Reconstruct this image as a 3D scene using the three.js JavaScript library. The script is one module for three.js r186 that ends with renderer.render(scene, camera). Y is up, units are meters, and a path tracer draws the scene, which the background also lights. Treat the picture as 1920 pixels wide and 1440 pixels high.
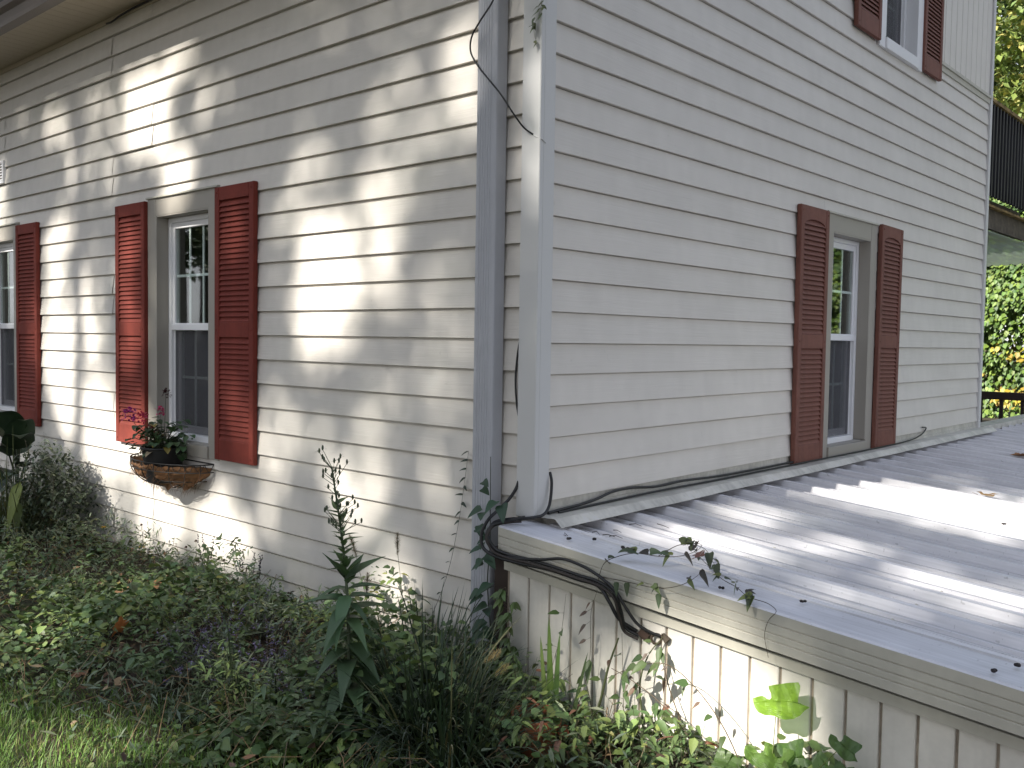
import * as THREE from 'three';
import { mergeGeometries, toCreasedNormals } from 'three/addons/utils/BufferGeometryUtils.js';

// ---------------------------------------------------------------- camera, sky, sun, exposure
const scene = new THREE.Scene();
const camera = new THREE.PerspectiveCamera(44.783, 4 / 3, 0.05, 400);
camera.position.set(2.39, -0.1322, 2.8043);
camera.rotation.set(-0.04706, 0.73048, 0.01532, 'YXZ');
const SUNX = 0.155, SUNY = 0.73;                 // towards the sun: (-SUNX, SUNY, 1)
const SKY = 0.68;
const sunDir = new THREE.Vector3(-SUNX, SUNY, 1).normalize();
{
  const w = 256, h = 128, data = new Float32Array(w * h * 4), d = new THREE.Vector3();
  for (let j = 0; j < h; j++) for (let i = 0; i < w; i++) {
    const el = ((j + 0.5) / h - 0.5) * Math.PI, az = ((i + 0.5) / w - 0.5) * 2 * Math.PI;
    d.set(Math.cos(el) * Math.cos(az), Math.sin(el), Math.cos(el) * Math.sin(az));
    const up = Math.max(0, d.y), hor = Math.pow(1 - up, 2.2);
    const glow = Math.pow(Math.max(0, d.dot(sunDir)), 6) * 0.5 + Math.pow(Math.max(0, d.dot(sunDir)), 40) * 0.8;
    let r = (0.42 + 0.66 * hor + glow) * SKY, g = (0.50 + 0.58 * hor + glow * 0.96) * SKY, b = (0.68 + 0.44 * hor + glow * 0.9) * SKY;
    if (d.y < 0) { r = 0.12; g = 0.13; b = 0.09; }
    data.set([r, g, b, 1], (j * w + i) * 4);
  }
  const sky = new THREE.DataTexture(data, w, h, THREE.RGBAFormat, THREE.FloatType);
  sky.mapping = THREE.EquirectangularReflectionMapping; sky.magFilter = THREE.LinearFilter; sky.minFilter = THREE.LinearFilter;
  sky.wrapS = THREE.RepeatWrapping; sky.needsUpdate = true;
  scene.background = sky; scene.environment = sky;
  scene.backgroundIntensity = 1; scene.environmentIntensity = 1;
}
const sun = new THREE.DirectionalLight(new THREE.Color(1.0, 0.945, 0.86), 5);
sun.position.copy(sunDir).multiplyScalar(40); sun.target.position.set(0, 0, 0);
sun.castShadow = true; sun.shadow.mapSize.set(4096, 4096); sun.shadow.radius = 1;
Object.assign(sun.shadow.camera, { left: -14, right: 14, top: 16, bottom: -14, near: 1, far: 110 });
scene.add(sun, sun.target);
const renderer = new THREE.WebGLRenderer({ antialias: true });
renderer.setSize(1024, 768);
renderer.toneMapping = THREE.LinearToneMapping;
renderer.toneMappingExposure = 2.15;
renderer.shadowMap.enabled = true;

// ---------------------------------------------------------------- helpers
const V = (x, y, z) => new THREE.Vector3(x, y, z);
const YUP = V(0, 1, 0);
let seed = 12345;
function rnd() { seed = (seed + 0x6D2B79F5) | 0; let t = Math.imul(seed ^ (seed >>> 15), 1 | seed); t = (t + Math.imul(t ^ (t >>> 7), 61 | t)) ^ t; return ((t ^ (t >>> 14)) >>> 0) / 4294967296; }
const rr = (a, b) => a + (b - a) * rnd();
const pick = a => a[Math.floor(rnd() * a.length)];
const clamp = (x, a, b) => Math.min(b, Math.max(a, x));
const lerp = (a, b, t) => a + (b - a) * t;
const sstep = (a, b, x) => { const t = clamp((x - a) / (b - a), 0, 1); return t * t * (3 - 2 * t); };
function hash2(x, y, s = 0) { let h = Math.imul(x | 0, 374761393) + Math.imul(y | 0, 668265263) + Math.imul(s | 0, 974634731); h = Math.imul(h ^ (h >>> 13), 1274126177); return ((h ^ (h >>> 16)) >>> 0) / 4294967296; }
function vnoise(x, y, s = 0, px = 0, py = 0) {           // value noise, tiling at px, py when given
  const xi = Math.floor(x), yi = Math.floor(y), fx = x - xi, fy = y - yi, u = fx * fx * (3 - 2 * fx), v = fy * fy * (3 - 2 * fy);
  const m = (a, p) => p ? ((a % p) + p) % p : a;
  const a = hash2(m(xi, px), m(yi, py), s), b = hash2(m(xi + 1, px), m(yi, py), s), c = hash2(m(xi, px), m(yi + 1, py), s), d = hash2(m(xi + 1, px), m(yi + 1, py), s);
  return lerp(lerp(a, b, u), lerp(c, d, u), v);
}
function tex(w, h, fn, srgb) {
  const data = new Uint8Array(w * h * 4);
  for (let j = 0; j < h; j++) for (let i = 0; i < w; i++) { const c = fn(i / w, j / h); for (let k = 0; k < 3; k++) data[(j * w + i) * 4 + k] = clamp(c[k], 0, 1) * 255; data[(j * w + i) * 4 + 3] = 255; }
  const t = new THREE.DataTexture(data, w, h); t.wrapS = t.wrapT = THREE.RepeatWrapping; t.magFilter = THREE.LinearFilter; t.minFilter = THREE.LinearMipmapLinearFilter; t.generateMipmaps = true;
  if (srgb) t.colorSpace = THREE.SRGBColorSpace; t.needsUpdate = true; return t;
}
const g1 = v => [v, v, v];
const lin = (r, g, b) => new THREE.Color().setRGB(r, g, b);
const mat = (r, g, b, rough = 0.6, o = {}) => new THREE.MeshStandardMaterial({ color: lin(r, g, b), roughness: rough, ...o });

const taken = {};
function numbered(n) { if (taken[n] === undefined) { taken[n] = 0; return n; } taken[n]++; return n + '_' + String(taken[n]).padStart(3, '0'); }
function shade(o) { o.traverse(m => { if (m.isMesh) { m.castShadow = true; m.receiveShadow = true; } }); return o; }
function thing(name, label, category, pos = [0, 0, 0], group) {
  const o = new THREE.Group(); o.name = numbered(name); o.position.set(...pos); o.userData = { label, category }; if (group) o.userData.group = group; scene.add(o); return o;
}
function part(name, geo, m, parent) { const o = new THREE.Mesh(geo, m); o.name = name; parent.add(o); return o; }
function solo(name, geo, m, label, category, group, kind) {
  const o = new THREE.Mesh(geo, m); o.name = numbered(name); o.userData = { label, category }; if (group) o.userData.group = group; if (kind) o.userData.kind = kind; scene.add(o); return o;
}
function structure(name, geo, m, label) { const o = new THREE.Mesh(geo, m); o.name = name; o.userData = { kind: 'structure', label, category: name }; scene.add(o); return o; }

function box(x0, x1, y0, y1, z0, z1, bev = 0) {          // box with metre uv, optionally chamfered
  const w = x1 - x0, h = y1 - y0, d = z1 - z0; let g;
  if (bev > 0) {
    const s = new THREE.Shape(); s.moveTo(-w / 2 + bev, -h / 2 + bev); s.lineTo(w / 2 - bev, -h / 2 + bev); s.lineTo(w / 2 - bev, h / 2 - bev); s.lineTo(-w / 2 + bev, h / 2 - bev); s.closePath();
    g = new THREE.ExtrudeGeometry(s, { depth: d - 2 * bev, bevelEnabled: true, bevelThickness: bev, bevelSize: bev, bevelSegments: 1 }); g.translate(0, 0, -d / 2 + bev);
  } else g = new THREE.BoxGeometry(w, h, d).toNonIndexed();
  if (g.index) g = g.toNonIndexed();
  g.translate((x0 + x1) / 2, (y0 + y1) / 2, (z0 + z1) / 2); g.clearGroups(); return metreUV(g);
}
function metreUV(g) {
  g.computeVertexNormals(); const p = g.attributes.position, n = g.attributes.normal, uv = new Float32Array(p.count * 2);
  for (let i = 0; i < p.count; i++) { const ax = Math.abs(n.getX(i)), ay = Math.abs(n.getY(i)), az = Math.abs(n.getZ(i)); let u, v; if (az >= ax && az >= ay) { u = p.getX(i); v = p.getY(i); } else if (ax >= ay) { u = p.getZ(i); v = p.getY(i); } else { u = p.getX(i); v = p.getZ(i); } uv[i * 2] = u; uv[i * 2 + 1] = v; }
  g.setAttribute('uv', new THREE.BufferAttribute(uv, 2)); return g;
}
const merge = a => mergeGeometries(a.map(g => g.index ? g.toNonIndexed() : g));
function tube(pts, r, seg = 60, rad = 7) { return new THREE.TubeGeometry(new THREE.CatmullRomCurve3(pts.map(p => p.isVector3 ? p : V(...p))), seg, r, rad); }

class MB {                                              // collects leaves and stems, one mesh with vertex colours
  constructor() { this.p = []; this.c = []; this.i = []; this.n = 0; }
  v(x, y, z, c) { this.p.push(x, y, z); this.c.push(c[0], c[1], c[2]); return this.n++; }
  leaf(b, dir, up, L, W, col, o = {}) {                 // b, dir, up: Vector3
    const n = o.n || 3, shape = o.shape || 'ovate', droop = o.droop ?? 0.25, fold = o.fold ?? 0.18;
    const side = V().crossVectors(dir, up); if (side.lengthSq() < 1e-6) side.set(1, 0, 0); side.normalize();
    const nn = V().crossVectors(side, dir).normalize();
    let prev = null; const e = o.edge || 1;
    for (let k = 0; k <= n; k++) {
      const t = k / n, w = W * 0.5 * SH[shape](t), dr = -droop * L * t * t, f = fold * w;
      const cx = b.x + dir.x * L * t, cy = b.y + dir.y * L * t + dr, cz = b.z + dir.z * L * t;
      const tint = o.tip ? lerp(1, o.tip, t) : 1, cm = [col[0] * tint, col[1] * tint, col[2] * tint], ce = [cm[0] * e, cm[1] * e, cm[2] * e];
      const row = [this.v(cx - side.x * w + nn.x * f, cy - side.y * w + nn.y * f, cz - side.z * w + nn.z * f, ce), this.v(cx - nn.x * f * 0.3, cy - nn.y * f * 0.3, cz - nn.z * f * 0.3, cm), this.v(cx + side.x * w + nn.x * f, cy + side.y * w + nn.y * f, cz + side.z * w + nn.z * f, ce)];
      if (prev) for (let q = 0; q < 2; q++) this.i.push(prev[q], prev[q + 1], row[q], prev[q + 1], row[q + 1], row[q]);
      prev = row;
    }
  }
  stem(pts, r0, r1, col, rad = 5) {
    let prev = null; const m = pts.length;
    for (let k = 0; k < m; k++) {
      const d = V().subVectors(pts[Math.min(m - 1, k + 1)], pts[Math.max(0, k - 1)]).normalize(), a = V().crossVectors(d, Math.abs(d.y) > 0.9 ? V(1, 0, 0) : YUP).normalize(), b = V().crossVectors(d, a), r = lerp(r0, r1, k / (m - 1)), row = [];
      for (let j = 0; j < rad; j++) { const an = j / rad * 6.2832, ca = Math.cos(an) * r, sa = Math.sin(an) * r; row.push(this.v(pts[k].x + a.x * ca + b.x * sa, pts[k].y + a.y * ca + b.y * sa, pts[k].z + a.z * ca + b.z * sa, col)); }
      if (prev) for (let j = 0; j < rad; j++) { const j2 = (j + 1) % rad; this.i.push(prev[j], row[j], prev[j2], prev[j2], row[j], row[j2]); }
      prev = row;
    }
  }
  blob(c, rx, ry, rz, col, seg = 5) {                   // small rounded body (bud, petal head, stone)
    const base = this.n, st = 4;
    for (let j = 0; j <= st; j++) { const ph = j / st * Math.PI; for (let i = 0; i < seg; i++) { const a = i / seg * 6.2832; this.v(c.x + rx * Math.sin(ph) * Math.cos(a), c.y + ry * Math.cos(ph), c.z + rz * Math.sin(ph) * Math.sin(a), col); } }
    for (let j = 0; j < st; j++) for (let i = 0; i < seg; i++) { const a = base + j * seg + i, b2 = base + j * seg + (i + 1) % seg; this.i.push(a, b2, a + seg, b2, b2 + seg, a + seg); }
  }
  geo() {
    const g = new THREE.BufferGeometry();
    g.setAttribute('position', new THREE.Float32BufferAttribute(this.p, 3)); g.setAttribute('color', new THREE.Float32BufferAttribute(this.c, 3));
    g.setIndex(this.i); g.computeVertexNormals(); return g;
  }
}
const SH = {
  ovate: t => Math.pow(Math.sin(Math.PI * Math.pow(t, 0.65)), 0.9) + 0.02,
  heart: t => (t < 0.02 ? 0.55 : 1) * Math.pow(Math.max(0, Math.cos(Math.pow(t, 1.15) * Math.PI / 2)), 0.75) + 0.01,
  arrow: t => t < 0.02 ? 0.62 : Math.pow(1 - t, 0.85) * (0.95 + 0.35 * t) + 0.01,
  lance: t => Math.sin(Math.PI * Math.pow(t, 0.55)) * (1 - 0.25 * t) + 0.03,
  blade: t => Math.pow(1 - t, 0.55) * (0.55 + 0.45 * Math.min(1, t * 6)),
  maple: t => t < 0.25 ? 0.5 + 2 * t : t < 0.5 ? 1.1 - 1.2 * (t - 0.25) : t < 0.7 ? 0.9 : 0.9 * (1 - t) / 0.3,
};
function dirAt(az, el) { return V(Math.cos(el) * Math.cos(az), Math.sin(el), Math.cos(el) * Math.sin(az)); }
const jit = (c, a = 0.2) => { const k = 1 + rr(-a, a), h = rr(-a, a) * 0.35; return [c[0] * k * (1 + h), c[1] * k, c[2] * k * (1 - h)]; };

// ---------------------------------------------------------------- materials
const grainTex = tex(512, 256, (u, v) => {
  let s = 0; for (let o = 0; o < 4; o++) s += vnoise(u * (3 << o), v * (24 << o) + vnoise(u * 4, v * 6, 9, 4, 6) * 1.4, o, 3 << o, 24 << o) * [0.35, 0.3, 0.22, 0.13][o];
  return g1(s);
}); grainTex.repeat.set(1 / 0.9, 1 / 0.16);
const mottleTex = (seedN, base, amp, rep) => { const t = tex(512, 512, (u, v) => {
  let s = 0; for (let o = 0; o < 5; o++) s += (vnoise(u * (4 << o), v * (4 << o), seedN + o, 4 << o, 4 << o) - 0.5) * [0.4, 0.3, 0.25, 0.2, 0.2][o];
  const speck = vnoise(u * 150, v * 150, seedN + 20, 150, 150) > 0.965 ? -1.1 : 0;
  const streak = (vnoise(u * 60, v * 3, seedN + 30, 60, 3) - 0.5) * 0.35;
  const k = 1 + amp * (s * 1.6 + speck * vnoise(u * 9, v * 9, 77, 9, 9) + streak); return [base[0] * k, base[1] * k, base[2] * (k - 0.008)];
}, true); t.repeat.set(1 / rep, 1 / rep); return t; };
const M = {};
M.siding = new THREE.MeshStandardMaterial({ color: lin(0.67, 0.642, 0.612), map: mottleTex(3, [0.97, 0.965, 0.955], 0.05, 2.3), roughness: 0.5, bumpMap: grainTex, bumpScale: 0.0007 });
M.sidingB = M.siding.clone(); M.sidingB.map = mottleTex(41, [0.97, 0.965, 0.955], 0.045, 2.9);
M.trimPost = mat(0.56, 0.56, 0.55, 0.45);
M.casing = mat(0.33, 0.305, 0.265, 0.5);
M.white = mat(0.78, 0.78, 0.79, 0.35);
M.downspout = new THREE.MeshStandardMaterial({ color: lin(0.43, 0.44, 0.48), roughness: 0.42, map: mottleTex(60, [0.97, 0.97, 0.97], 0.035, 0.8) });
M.red = new THREE.MeshStandardMaterial({ color: lin(0.185, 0.028, 0.017), roughness: 0.8, map: mottleTex(80, [0.95, 0.93, 0.92], 0.16, 0.7) });
M.brown = new THREE.MeshStandardMaterial({ color: lin(0.175, 0.067, 0.048), roughness: 0.72, map: mottleTex(90, [0.95, 0.93, 0.92], 0.16, 0.7) });
M.glass = new THREE.MeshPhysicalMaterial({ color: lin(0.93, 0.97, 0.95), transmission: 1, thickness: 0, roughness: 0.02, ior: 1.5 });
M.screen = mat(0.09, 0.09, 0.1, 0.8, { transparent: true, opacity: 0.42, side: THREE.DoubleSide });
M.core = mat(0.35, 0.33, 0.3, 0.9);
M.inner = mat(0.26, 0.25, 0.23, 0.9);
M.soffit = mat(0.48, 0.42, 0.33, 0.6);
M.gutter = mat(0.15, 0.125, 0.11, 0.35);
M.roofing = mat(0.07, 0.065, 0.06, 0.95);
M.metal = new THREE.MeshStandardMaterial({ color: lin(0.72, 0.72, 0.72), roughness: 0.48, roughnessMap: null, map: (() => { const t = tex(1024, 512, (u, v) => {
  const st = vnoise(u * 6, v * 180, 5, 6, 180) * 0.5 + vnoise(u * 14, v * 60, 6, 14, 60) * 0.3 + vnoise(u * 50, v * 256, 7, 50, 256) * 0.2;
  const bl = vnoise(u * 9, v * 9, 8, 9, 9) * 0.6 + vnoise(u * 30, v * 30, 9, 30, 30) * 0.4, k = 0.86 + 0.13 * st + 0.09 * (bl - 0.5) - (vnoise(u * 200, v * 100, 12, 200, 100) > 0.95 ? 0.12 : 0);
  return [k * 0.985, k * 0.985, k * 1.01];
}, true); t.repeat.set(1 / 1.7, 1 / 1.1); return t; })() });
M.roofSheet = M.metal.clone(); M.roofSheet.vertexColors = true; M.roofSheet.color = lin(0.82, 0.81, 0.79);
M.fascia = new THREE.MeshStandardMaterial({ color: lin(0.53, 0.51, 0.455), roughness: 0.5, map: mottleTex(110, [0.95, 0.95, 0.94], 0.06, 0.9) });
M.flash = new THREE.MeshStandardMaterial({ color: lin(0.60, 0.58, 0.54), roughness: 0.5, map: mottleTex(120, [0.94, 0.94, 0.93], 0.2, 0.8) });
M.panel = new THREE.MeshStandardMaterial({ color: lin(0.74, 0.715, 0.67), roughness: 0.45, map: mottleTex(130, [0.96, 0.955, 0.945], 0.06, 0.6) });
M.groove = new THREE.MeshStandardMaterial({ color: lin(0.40, 0.35, 0.30), roughness: 0.8, map: mottleTex(140, [0.9, 0.88, 0.85], 0.35, 0.5) });
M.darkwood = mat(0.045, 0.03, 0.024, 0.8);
M.cable = mat(0.011, 0.011, 0.012, 0.5);
M.cableOld = mat(0.035, 0.028, 0.024, 0.75);
M.leaf = new THREE.MeshPhysicalMaterial({ vertexColors: true, roughness: 0.55, transmission: 0.25, thickness: 0, side: THREE.DoubleSide });
M.leafGloss = new THREE.MeshPhysicalMaterial({ vertexColors: true, roughness: 0.42, transmission: 0.2, thickness: 0, side: THREE.DoubleSide });
M.dry = new THREE.MeshStandardMaterial({ vertexColors: true, roughness: 0.85, side: THREE.DoubleSide });
M.wood = new THREE.MeshStandardMaterial({ vertexColors: true, roughness: 0.9 });

// ---------------------------------------------------------------- ground
const G = -1.5;
{
  const t = tex(1024, 1024, (u, v) => {
    const a = vnoise(u * 12, v * 12, 1, 12, 12), b = vnoise(u * 60, v * 60, 2, 60, 60), c = vnoise(u * 250, v * 250, 3, 250, 250), k = 0.5 + 0.5 * b + 0.5 * (c - 0.5);
    const gr = sstep(0.42, 0.62, a * 0.6 + b * 0.4);
    return [lerp(0.27, 0.24, gr) * k, lerp(0.21, 0.27, gr) * k, lerp(0.15, 0.12, gr) * k];
  }, true); t.repeat.set(1, 1);
  const g = new THREE.PlaneGeometry(240, 240, 60, 60).rotateX(-Math.PI / 2), uv = g.attributes.uv, p = g.attributes.position;
  for (let i = 0; i < p.count; i++) uv.setXY(i, p.getX(i) / 2.6, p.getZ(i) / 2.6);
  structure('ground', g, new THREE.MeshStandardMaterial({ map: t, roughness: 0.95 }), 'dark soil and thin grass around the house').position.y = G;
}

// ---------------------------------------------------------------- house
const E = 0.127;
const house = thing('house', 'large house clad in pale beige horizontal siding with shuttered windows', 'house', [0, G, 0]);
const hy = g => g.translate(0, -G, 0);                  // the house group stands at ground level
const toA = (s, y, w) => V(s, y, w), toB = (s, y, w) => V(w, y, -s);
const DIST = 1.0;
function sidingPiece(to, s0, s1, yk, yb, yt, sd, off = 0, off2 = 0) {
  const gv = to === toA ? 0.0105 : 0.004;             // open channel left under the next board's lip
  const prof = []; const wAt = y => { const t = (y - yk) / E; return lerp(0.0175, 0.0032, t) + 0.0007 * Math.sin(Math.PI * t); };
  if (yb <= yk + 1e-4) { prof.push([yk, -0.004], [yk, 0.0160], [yk + 0.0016, 0.0175], [yk + E * 0.5, wAt(yk + E * 0.5)]); } else { prof.push([yb, wAt(yb)], [(yb + yt) / 2, wAt((yb + yt) / 2)]); }
  if (yt > yk + E - 1e-4) prof.push([yt - gv, wAt(yt - gv)], [yt - gv, -0.0035], [yt, -0.0035]); else prof.push([yt, wAt(yt)]);
  const n = Math.max(2, Math.ceil((s1 - s0) / 0.16)), pos = [], uv = [], idx = []; let q = 0;
  for (let k = 0; k < prof.length - 1; k++) for (let i = 0; i <= n; i++) for (let e = 0; e < 2; e++) {
    const s = lerp(s0, s1, i / n), [y, w] = prof[k + e], t = clamp((y - yk) / E, 0, 1);
    const wave = ((vnoise(s * 0.9 + sd * 7.3, sd * 3.1, 5) - 0.5) * 0.0045 + (vnoise(s * 3.1, sd * 5.7, 6) - 0.5) * 0.0016) * (1.1 - t);
    const sag = (vnoise(s * 0.7, sd * 1.9 + 4, 8) - 0.5) * 0.003 * (1 - t);
    const P = to(s, y + sag, w + wave + off * i / n + off2 * (1 - i / n)); pos.push(P.x, P.y, P.z); uv.push(s + sd * 0.37, y + sd * 0.13);
    if (i < n && e === 0) idx.push(q, q + 2, q + 1, q + 1, q + 2, q + 3); q++;
  }
  const g = new THREE.BufferGeometry(); g.setAttribute('position', new THREE.Float32BufferAttribute(pos, 3)); g.setAttribute('uv', new THREE.Float32BufferAttribute(uv, 2)); g.setIndex(idx); g.computeVertexNormals();
  return hy(g);
}
// openings: [s0, s1, y0, y1]
const openA = [[-3.117, -2.311, -0.835, 0.692], [-5.947, -5.141, -0.835, 0.692], [-5.60, -5.41, 1.02, 1.195]], openB = [[2.648, 3.476, -0.83, 0.668], [3.362, 4.195, 1.835, 3.2]];
function clad(to, opens, k0, k1, yoff, sLo, sHi, seams, m) {
  for (let k = k0; k <= k1; k++) {
    const yk = k * E + yoff, yt = yk + E; let lo = typeof sLo === 'function' ? sLo(yk) : sLo, hi = typeof sHi === 'function' ? sHi(yk) : sHi;
    if (hi - lo < 0.1) continue;
    const cuts = [lo, hi, ...seams(k).filter(s => s > lo + 0.1 && s < hi - 0.1)];
    for (const o of opens) if (o[2] < yt - 0.002 && o[3] > yk + 0.002) cuts.push(o[0], o[1]);
    const c = [...new Set(cuts)].filter(s => s >= lo && s <= hi).sort((a, b) => a - b);
    for (let i = 0; i < c.length - 1; i++) {
      const mid = (c[i] + c[i + 1]) / 2, o = opens.find(o => mid > o[0] && mid < o[1] && o[2] < yt - 0.002 && o[3] > yk + 0.002);
      const isSeam = s => seams(k).includes(s), ov = isSeam(c[i + 1]) ? 0.02 : 0, sd = k * 1.7 + i * 0.6;
      const put = (yb, y2) => part('siding_board', sidingPiece(to, c[i], c[i + 1] + ov, yk, yb, y2, sd, ov ? 0.0035 : 0), m, house);
      if (!o) put(yk, yt);
      else { if (o[3] < yt - 0.012) put(Math.max(o[3], yk), yt); if (o[2] > yk + 0.012) put(yk, o[2]); }
    }
  }
}
const seamsA = k => { const r = ((Math.floor(k / 2) % 3) + 3) % 3; return [[-3.62, -7.2], [-3.09, -6.7], [-5.43, -8.3]][r]; };
clad(toA, openA, -13, 14, 0, -9, -0.068, seamsA, M.siding);
const eaveLine = y => y < 1.8 ? 0.068 : (y - 1.8) / 0.66 + 0.1;
clad(toB, openB, -6, 15, -0.0137, eaveLine, 5.9, () => [], M.sidingB);
clad(toB, openB, 16, 25, -0.0137, eaveLine, 4.575, () => [], M.sidingB);
// vertical boards of the upper back corner
part('ledge_trim', hy(merge([box(0.002, 0.034, 1.985, 2.008, -5.93, -4.57, 0.003), box(0.002, 0.022, 1.945, 1.985, -5.93, -4.57, 0.002)])), M.fascia, house);
{
  const g = hy(merge([box(0.0, 0.014, 2.01, 3.4, -0.118, -0.004, 0.003)]));
  for (let i = 0; i < 10; i++) { const o = part('vertical_board', g, M.sidingB, house); o.position.z = -4.575 - i * 0.133 * 0.999; o.scale.z = 1.08; }
  part('vertical_backing', hy(box(-0.01, 0.004, 2.0, 3.4, -5.93, -4.57)), M.groove, house);
}
// structural walls with openings, floor, ceiling, roof
function wallWith(to, s0, s1, y0, y1, opens, w0, w1) {
  const ys = [...new Set([y0, y1, ...opens.flatMap(o => [o[2], o[3]])])].filter(y => y >= y0 && y <= y1).sort((a, b) => a - b), out = [];
  for (let j = 0; j < ys.length - 1; j++) {
    const ym = (ys[j] + ys[j + 1]) / 2, hs = opens.filter(o => ym > o[2] && ym < o[3]).sort((a, b) => a[0] - b[0]); let s = s0;
    for (const o of [...hs, [s1, s1]]) { if (o[0] > s) { const a = to(s, 0, w0), b = to(o[0], 0, w1); out.push(box(Math.min(a.x, b.x), Math.max(a.x, b.x), ys[j], ys[j + 1], Math.min(a.z, b.z), Math.max(a.z, b.z))); } s = o[1]; }
  }
  return hy(merge(out));
}
const hole = (c, y0, y1) => [c - 0.305, c + 0.305, y0, y1];
const AW = [-2.714, -5.544], BW = [3.062], UW = 3.778;
part('wall', wallWith(toA, -9, -0.15, G - 0.2, 1.9, AW.map(c => hole(c, -0.76, 0.585)), -0.14, -0.006), M.core, house);
part('wall', wallWith(toB, 0.006, 5.99, G - 0.2, 1.9, [hole(BW[0], -0.76, 0.56)], -0.14, -0.006), M.core, house);
part('wall', wallWith(toB, 2.2, 5.99, 1.9, 3.6, [hole(UW, 1.93, 3.1)], -0.14, -0.006), M.core, house);
part('wall', hy(merge([box(-9, -0.15, G - 0.2, 4.2, -6.0, -5.87), box(-9.1, -9, G - 0.2, 1.9, -6, 0)])), M.core, house);
part('interior', hy(merge([box(-8.9, -0.15, -1.2, -1.1, -5.86, -0.15), box(-8.9, -0.15, 1.75, 1.88, -5.86, -0.15), box(-4.2, -4.1, -1.1, 1.75, -5.86, -0.15), box(-4.1, -0.15, -1.1, 1.75, -4.5, -4.42)])), M.inner, house);
{
  // roof: long front slope to a ridge, short fall to the back
  const s = new THREE.Shape(); s.moveTo(0.42, 1.96); s.lineTo(-4.0, 4.86); s.lineTo(-6.35, 4.2); s.lineTo(-6.35, 4.32); s.lineTo(-4.0, 5.0); s.lineTo(0.42, 2.09); s.closePath();
  const g = new THREE.ExtrudeGeometry(s, { depth: 9.5, bevelEnabled: false }); g.rotateY(-Math.PI / 2); g.translate(0.3, 0, 0);
  part('roof', hy(g), M.roofing, house);
  const tri = new THREE.Shape(); tri.moveTo(0, 1.9); tri.lineTo(-4, 4.8); tri.lineTo(-5.99, 4.2); tri.lineTo(-5.99, 3.6); tri.lineTo(-2.2, 3.6); tri.lineTo(-2.2, 1.9); tri.closePath();
  const tg = new THREE.ExtrudeGeometry(tri, { depth: 0.1, bevelEnabled: false }); tg.rotateY(-Math.PI / 2); tg.translate(-0.02, 0, 0);
  part('gable_wall', hy(tg), M.core, house);
  // soffit of narrow boards
  const sg = hy(box(0.0015, 0.1005, 1.893, 1.905, 0.012, 0.37, 0.003));
  for (let i = 0; i < 36; i++) part('soffit_board', sg, M.soffit, house).position.x = -6.1 + i * 0.102;
  part('soffit', hy(merge([box(-9, -6.1, 1.893, 1.905, 0.012, 0.37), box(-2.43, 0.3, 1.893, 1.905, 0.012, 0.37), box(-9, 0.3, 1.905, 1.915, 0.0, 0.37)])), M.soffit, house);
  part('frieze_trim', hy(box(-9, -0.06, 1.862, 1.893, 0.004, 0.024, 0.003)), M.soffit, house);
  // K-style gutter
  const gs = new THREE.Shape(); [[0.371, 1.865], [0.438, 1.865], [0.444, 1.885], [0.452, 1.93], [0.478, 1.955], [0.484, 1.985], [0.476, 1.985], [0.468, 1.96], [0.444, 1.937], [0.436, 1.89], [0.432, 1.872], [0.377, 1.872], [0.377, 1.985], [0.371, 1.985]].forEach(([z, y], i) => i ? gs.lineTo(-z, y) : gs.moveTo(-z, y)); gs.closePath();
  const gg = new THREE.ExtrudeGeometry(gs, { depth: 9.4, bevelEnabled: false }); gg.rotateY(Math.PI / 2); gg.translate(-9, 0, 0);
  part('gutter', hy(gg), M.gutter, house);
}
// corner posts
function cornerPost(y0, y1) {
  const r = 0.027, a = 0.068; return hy(merge([box(-a, r, y0, y1, 0.001, r, 0.003), box(0.001, r - 0.0015, y0, y1 - 0.002, -a, 0.0035, 0.003)]));
}
part('corner_post', cornerPost(-0.835, 1.87), M.trimPost, house);
part('corner_post', hy(merge([box(-0.02, 0.03, -0.86, 3.4, -5.955, -5.9, 0.003)])), M.trimPost, house);
part('base_strip', hy(box(-0.004, 0.006, -0.93, -0.77, -5.9, -0.06)), M.flash, house);
part('base_ledge', hy(box(0.006, 0.016, -0.93, -0.812, -5.9, -0.06, 0.003)), M.flash, house);
// downspout with fluted front, straps and elbow
{
  const s = new THREE.Shape(), x0 = -0.262, x1 = -0.152, z0 = 0.024, z1 = 0.085, r = 0.012;
  s.moveTo(x0 + r, -z1); const fl = 5;
  for (let i = 0; i < fl; i++) { const a = x0 + r + 0.008 + (i + 0.2) * (x1 - x0 - 2 * r - 0.016) / fl, b = a + 0.6 * (x1 - x0 - 2 * r - 0.016) / fl; s.lineTo(a, -z1); s.lineTo(a + 0.002, -z1 + 0.0025); s.lineTo(b - 0.002, -z1 + 0.0025); s.lineTo(b, -z1); }
  s.lineTo(x1 - r, -z1); s.quadraticCurveTo(x1, -z1, x1, -z1 + r); s.lineTo(x1, -z0); s.lineTo(x0, -z0); s.lineTo(x0, -z1 + r); s.quadraticCurveTo(x0, -z1, x0 + r, -z1); s.closePath();
  const g = new THREE.ExtrudeGeometry(s, { depth: 3.33, bevelEnabled: false, curveSegments: 4 }); g.rotateX(-Math.PI / 2); g.rotateX(Math.PI); g.rotateX(Math.PI); g.translate(0, -1.46, 0); 
  part('downspout', hy(toCreasedNormals(g, 0.5)), M.downspout, house);
}
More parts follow.
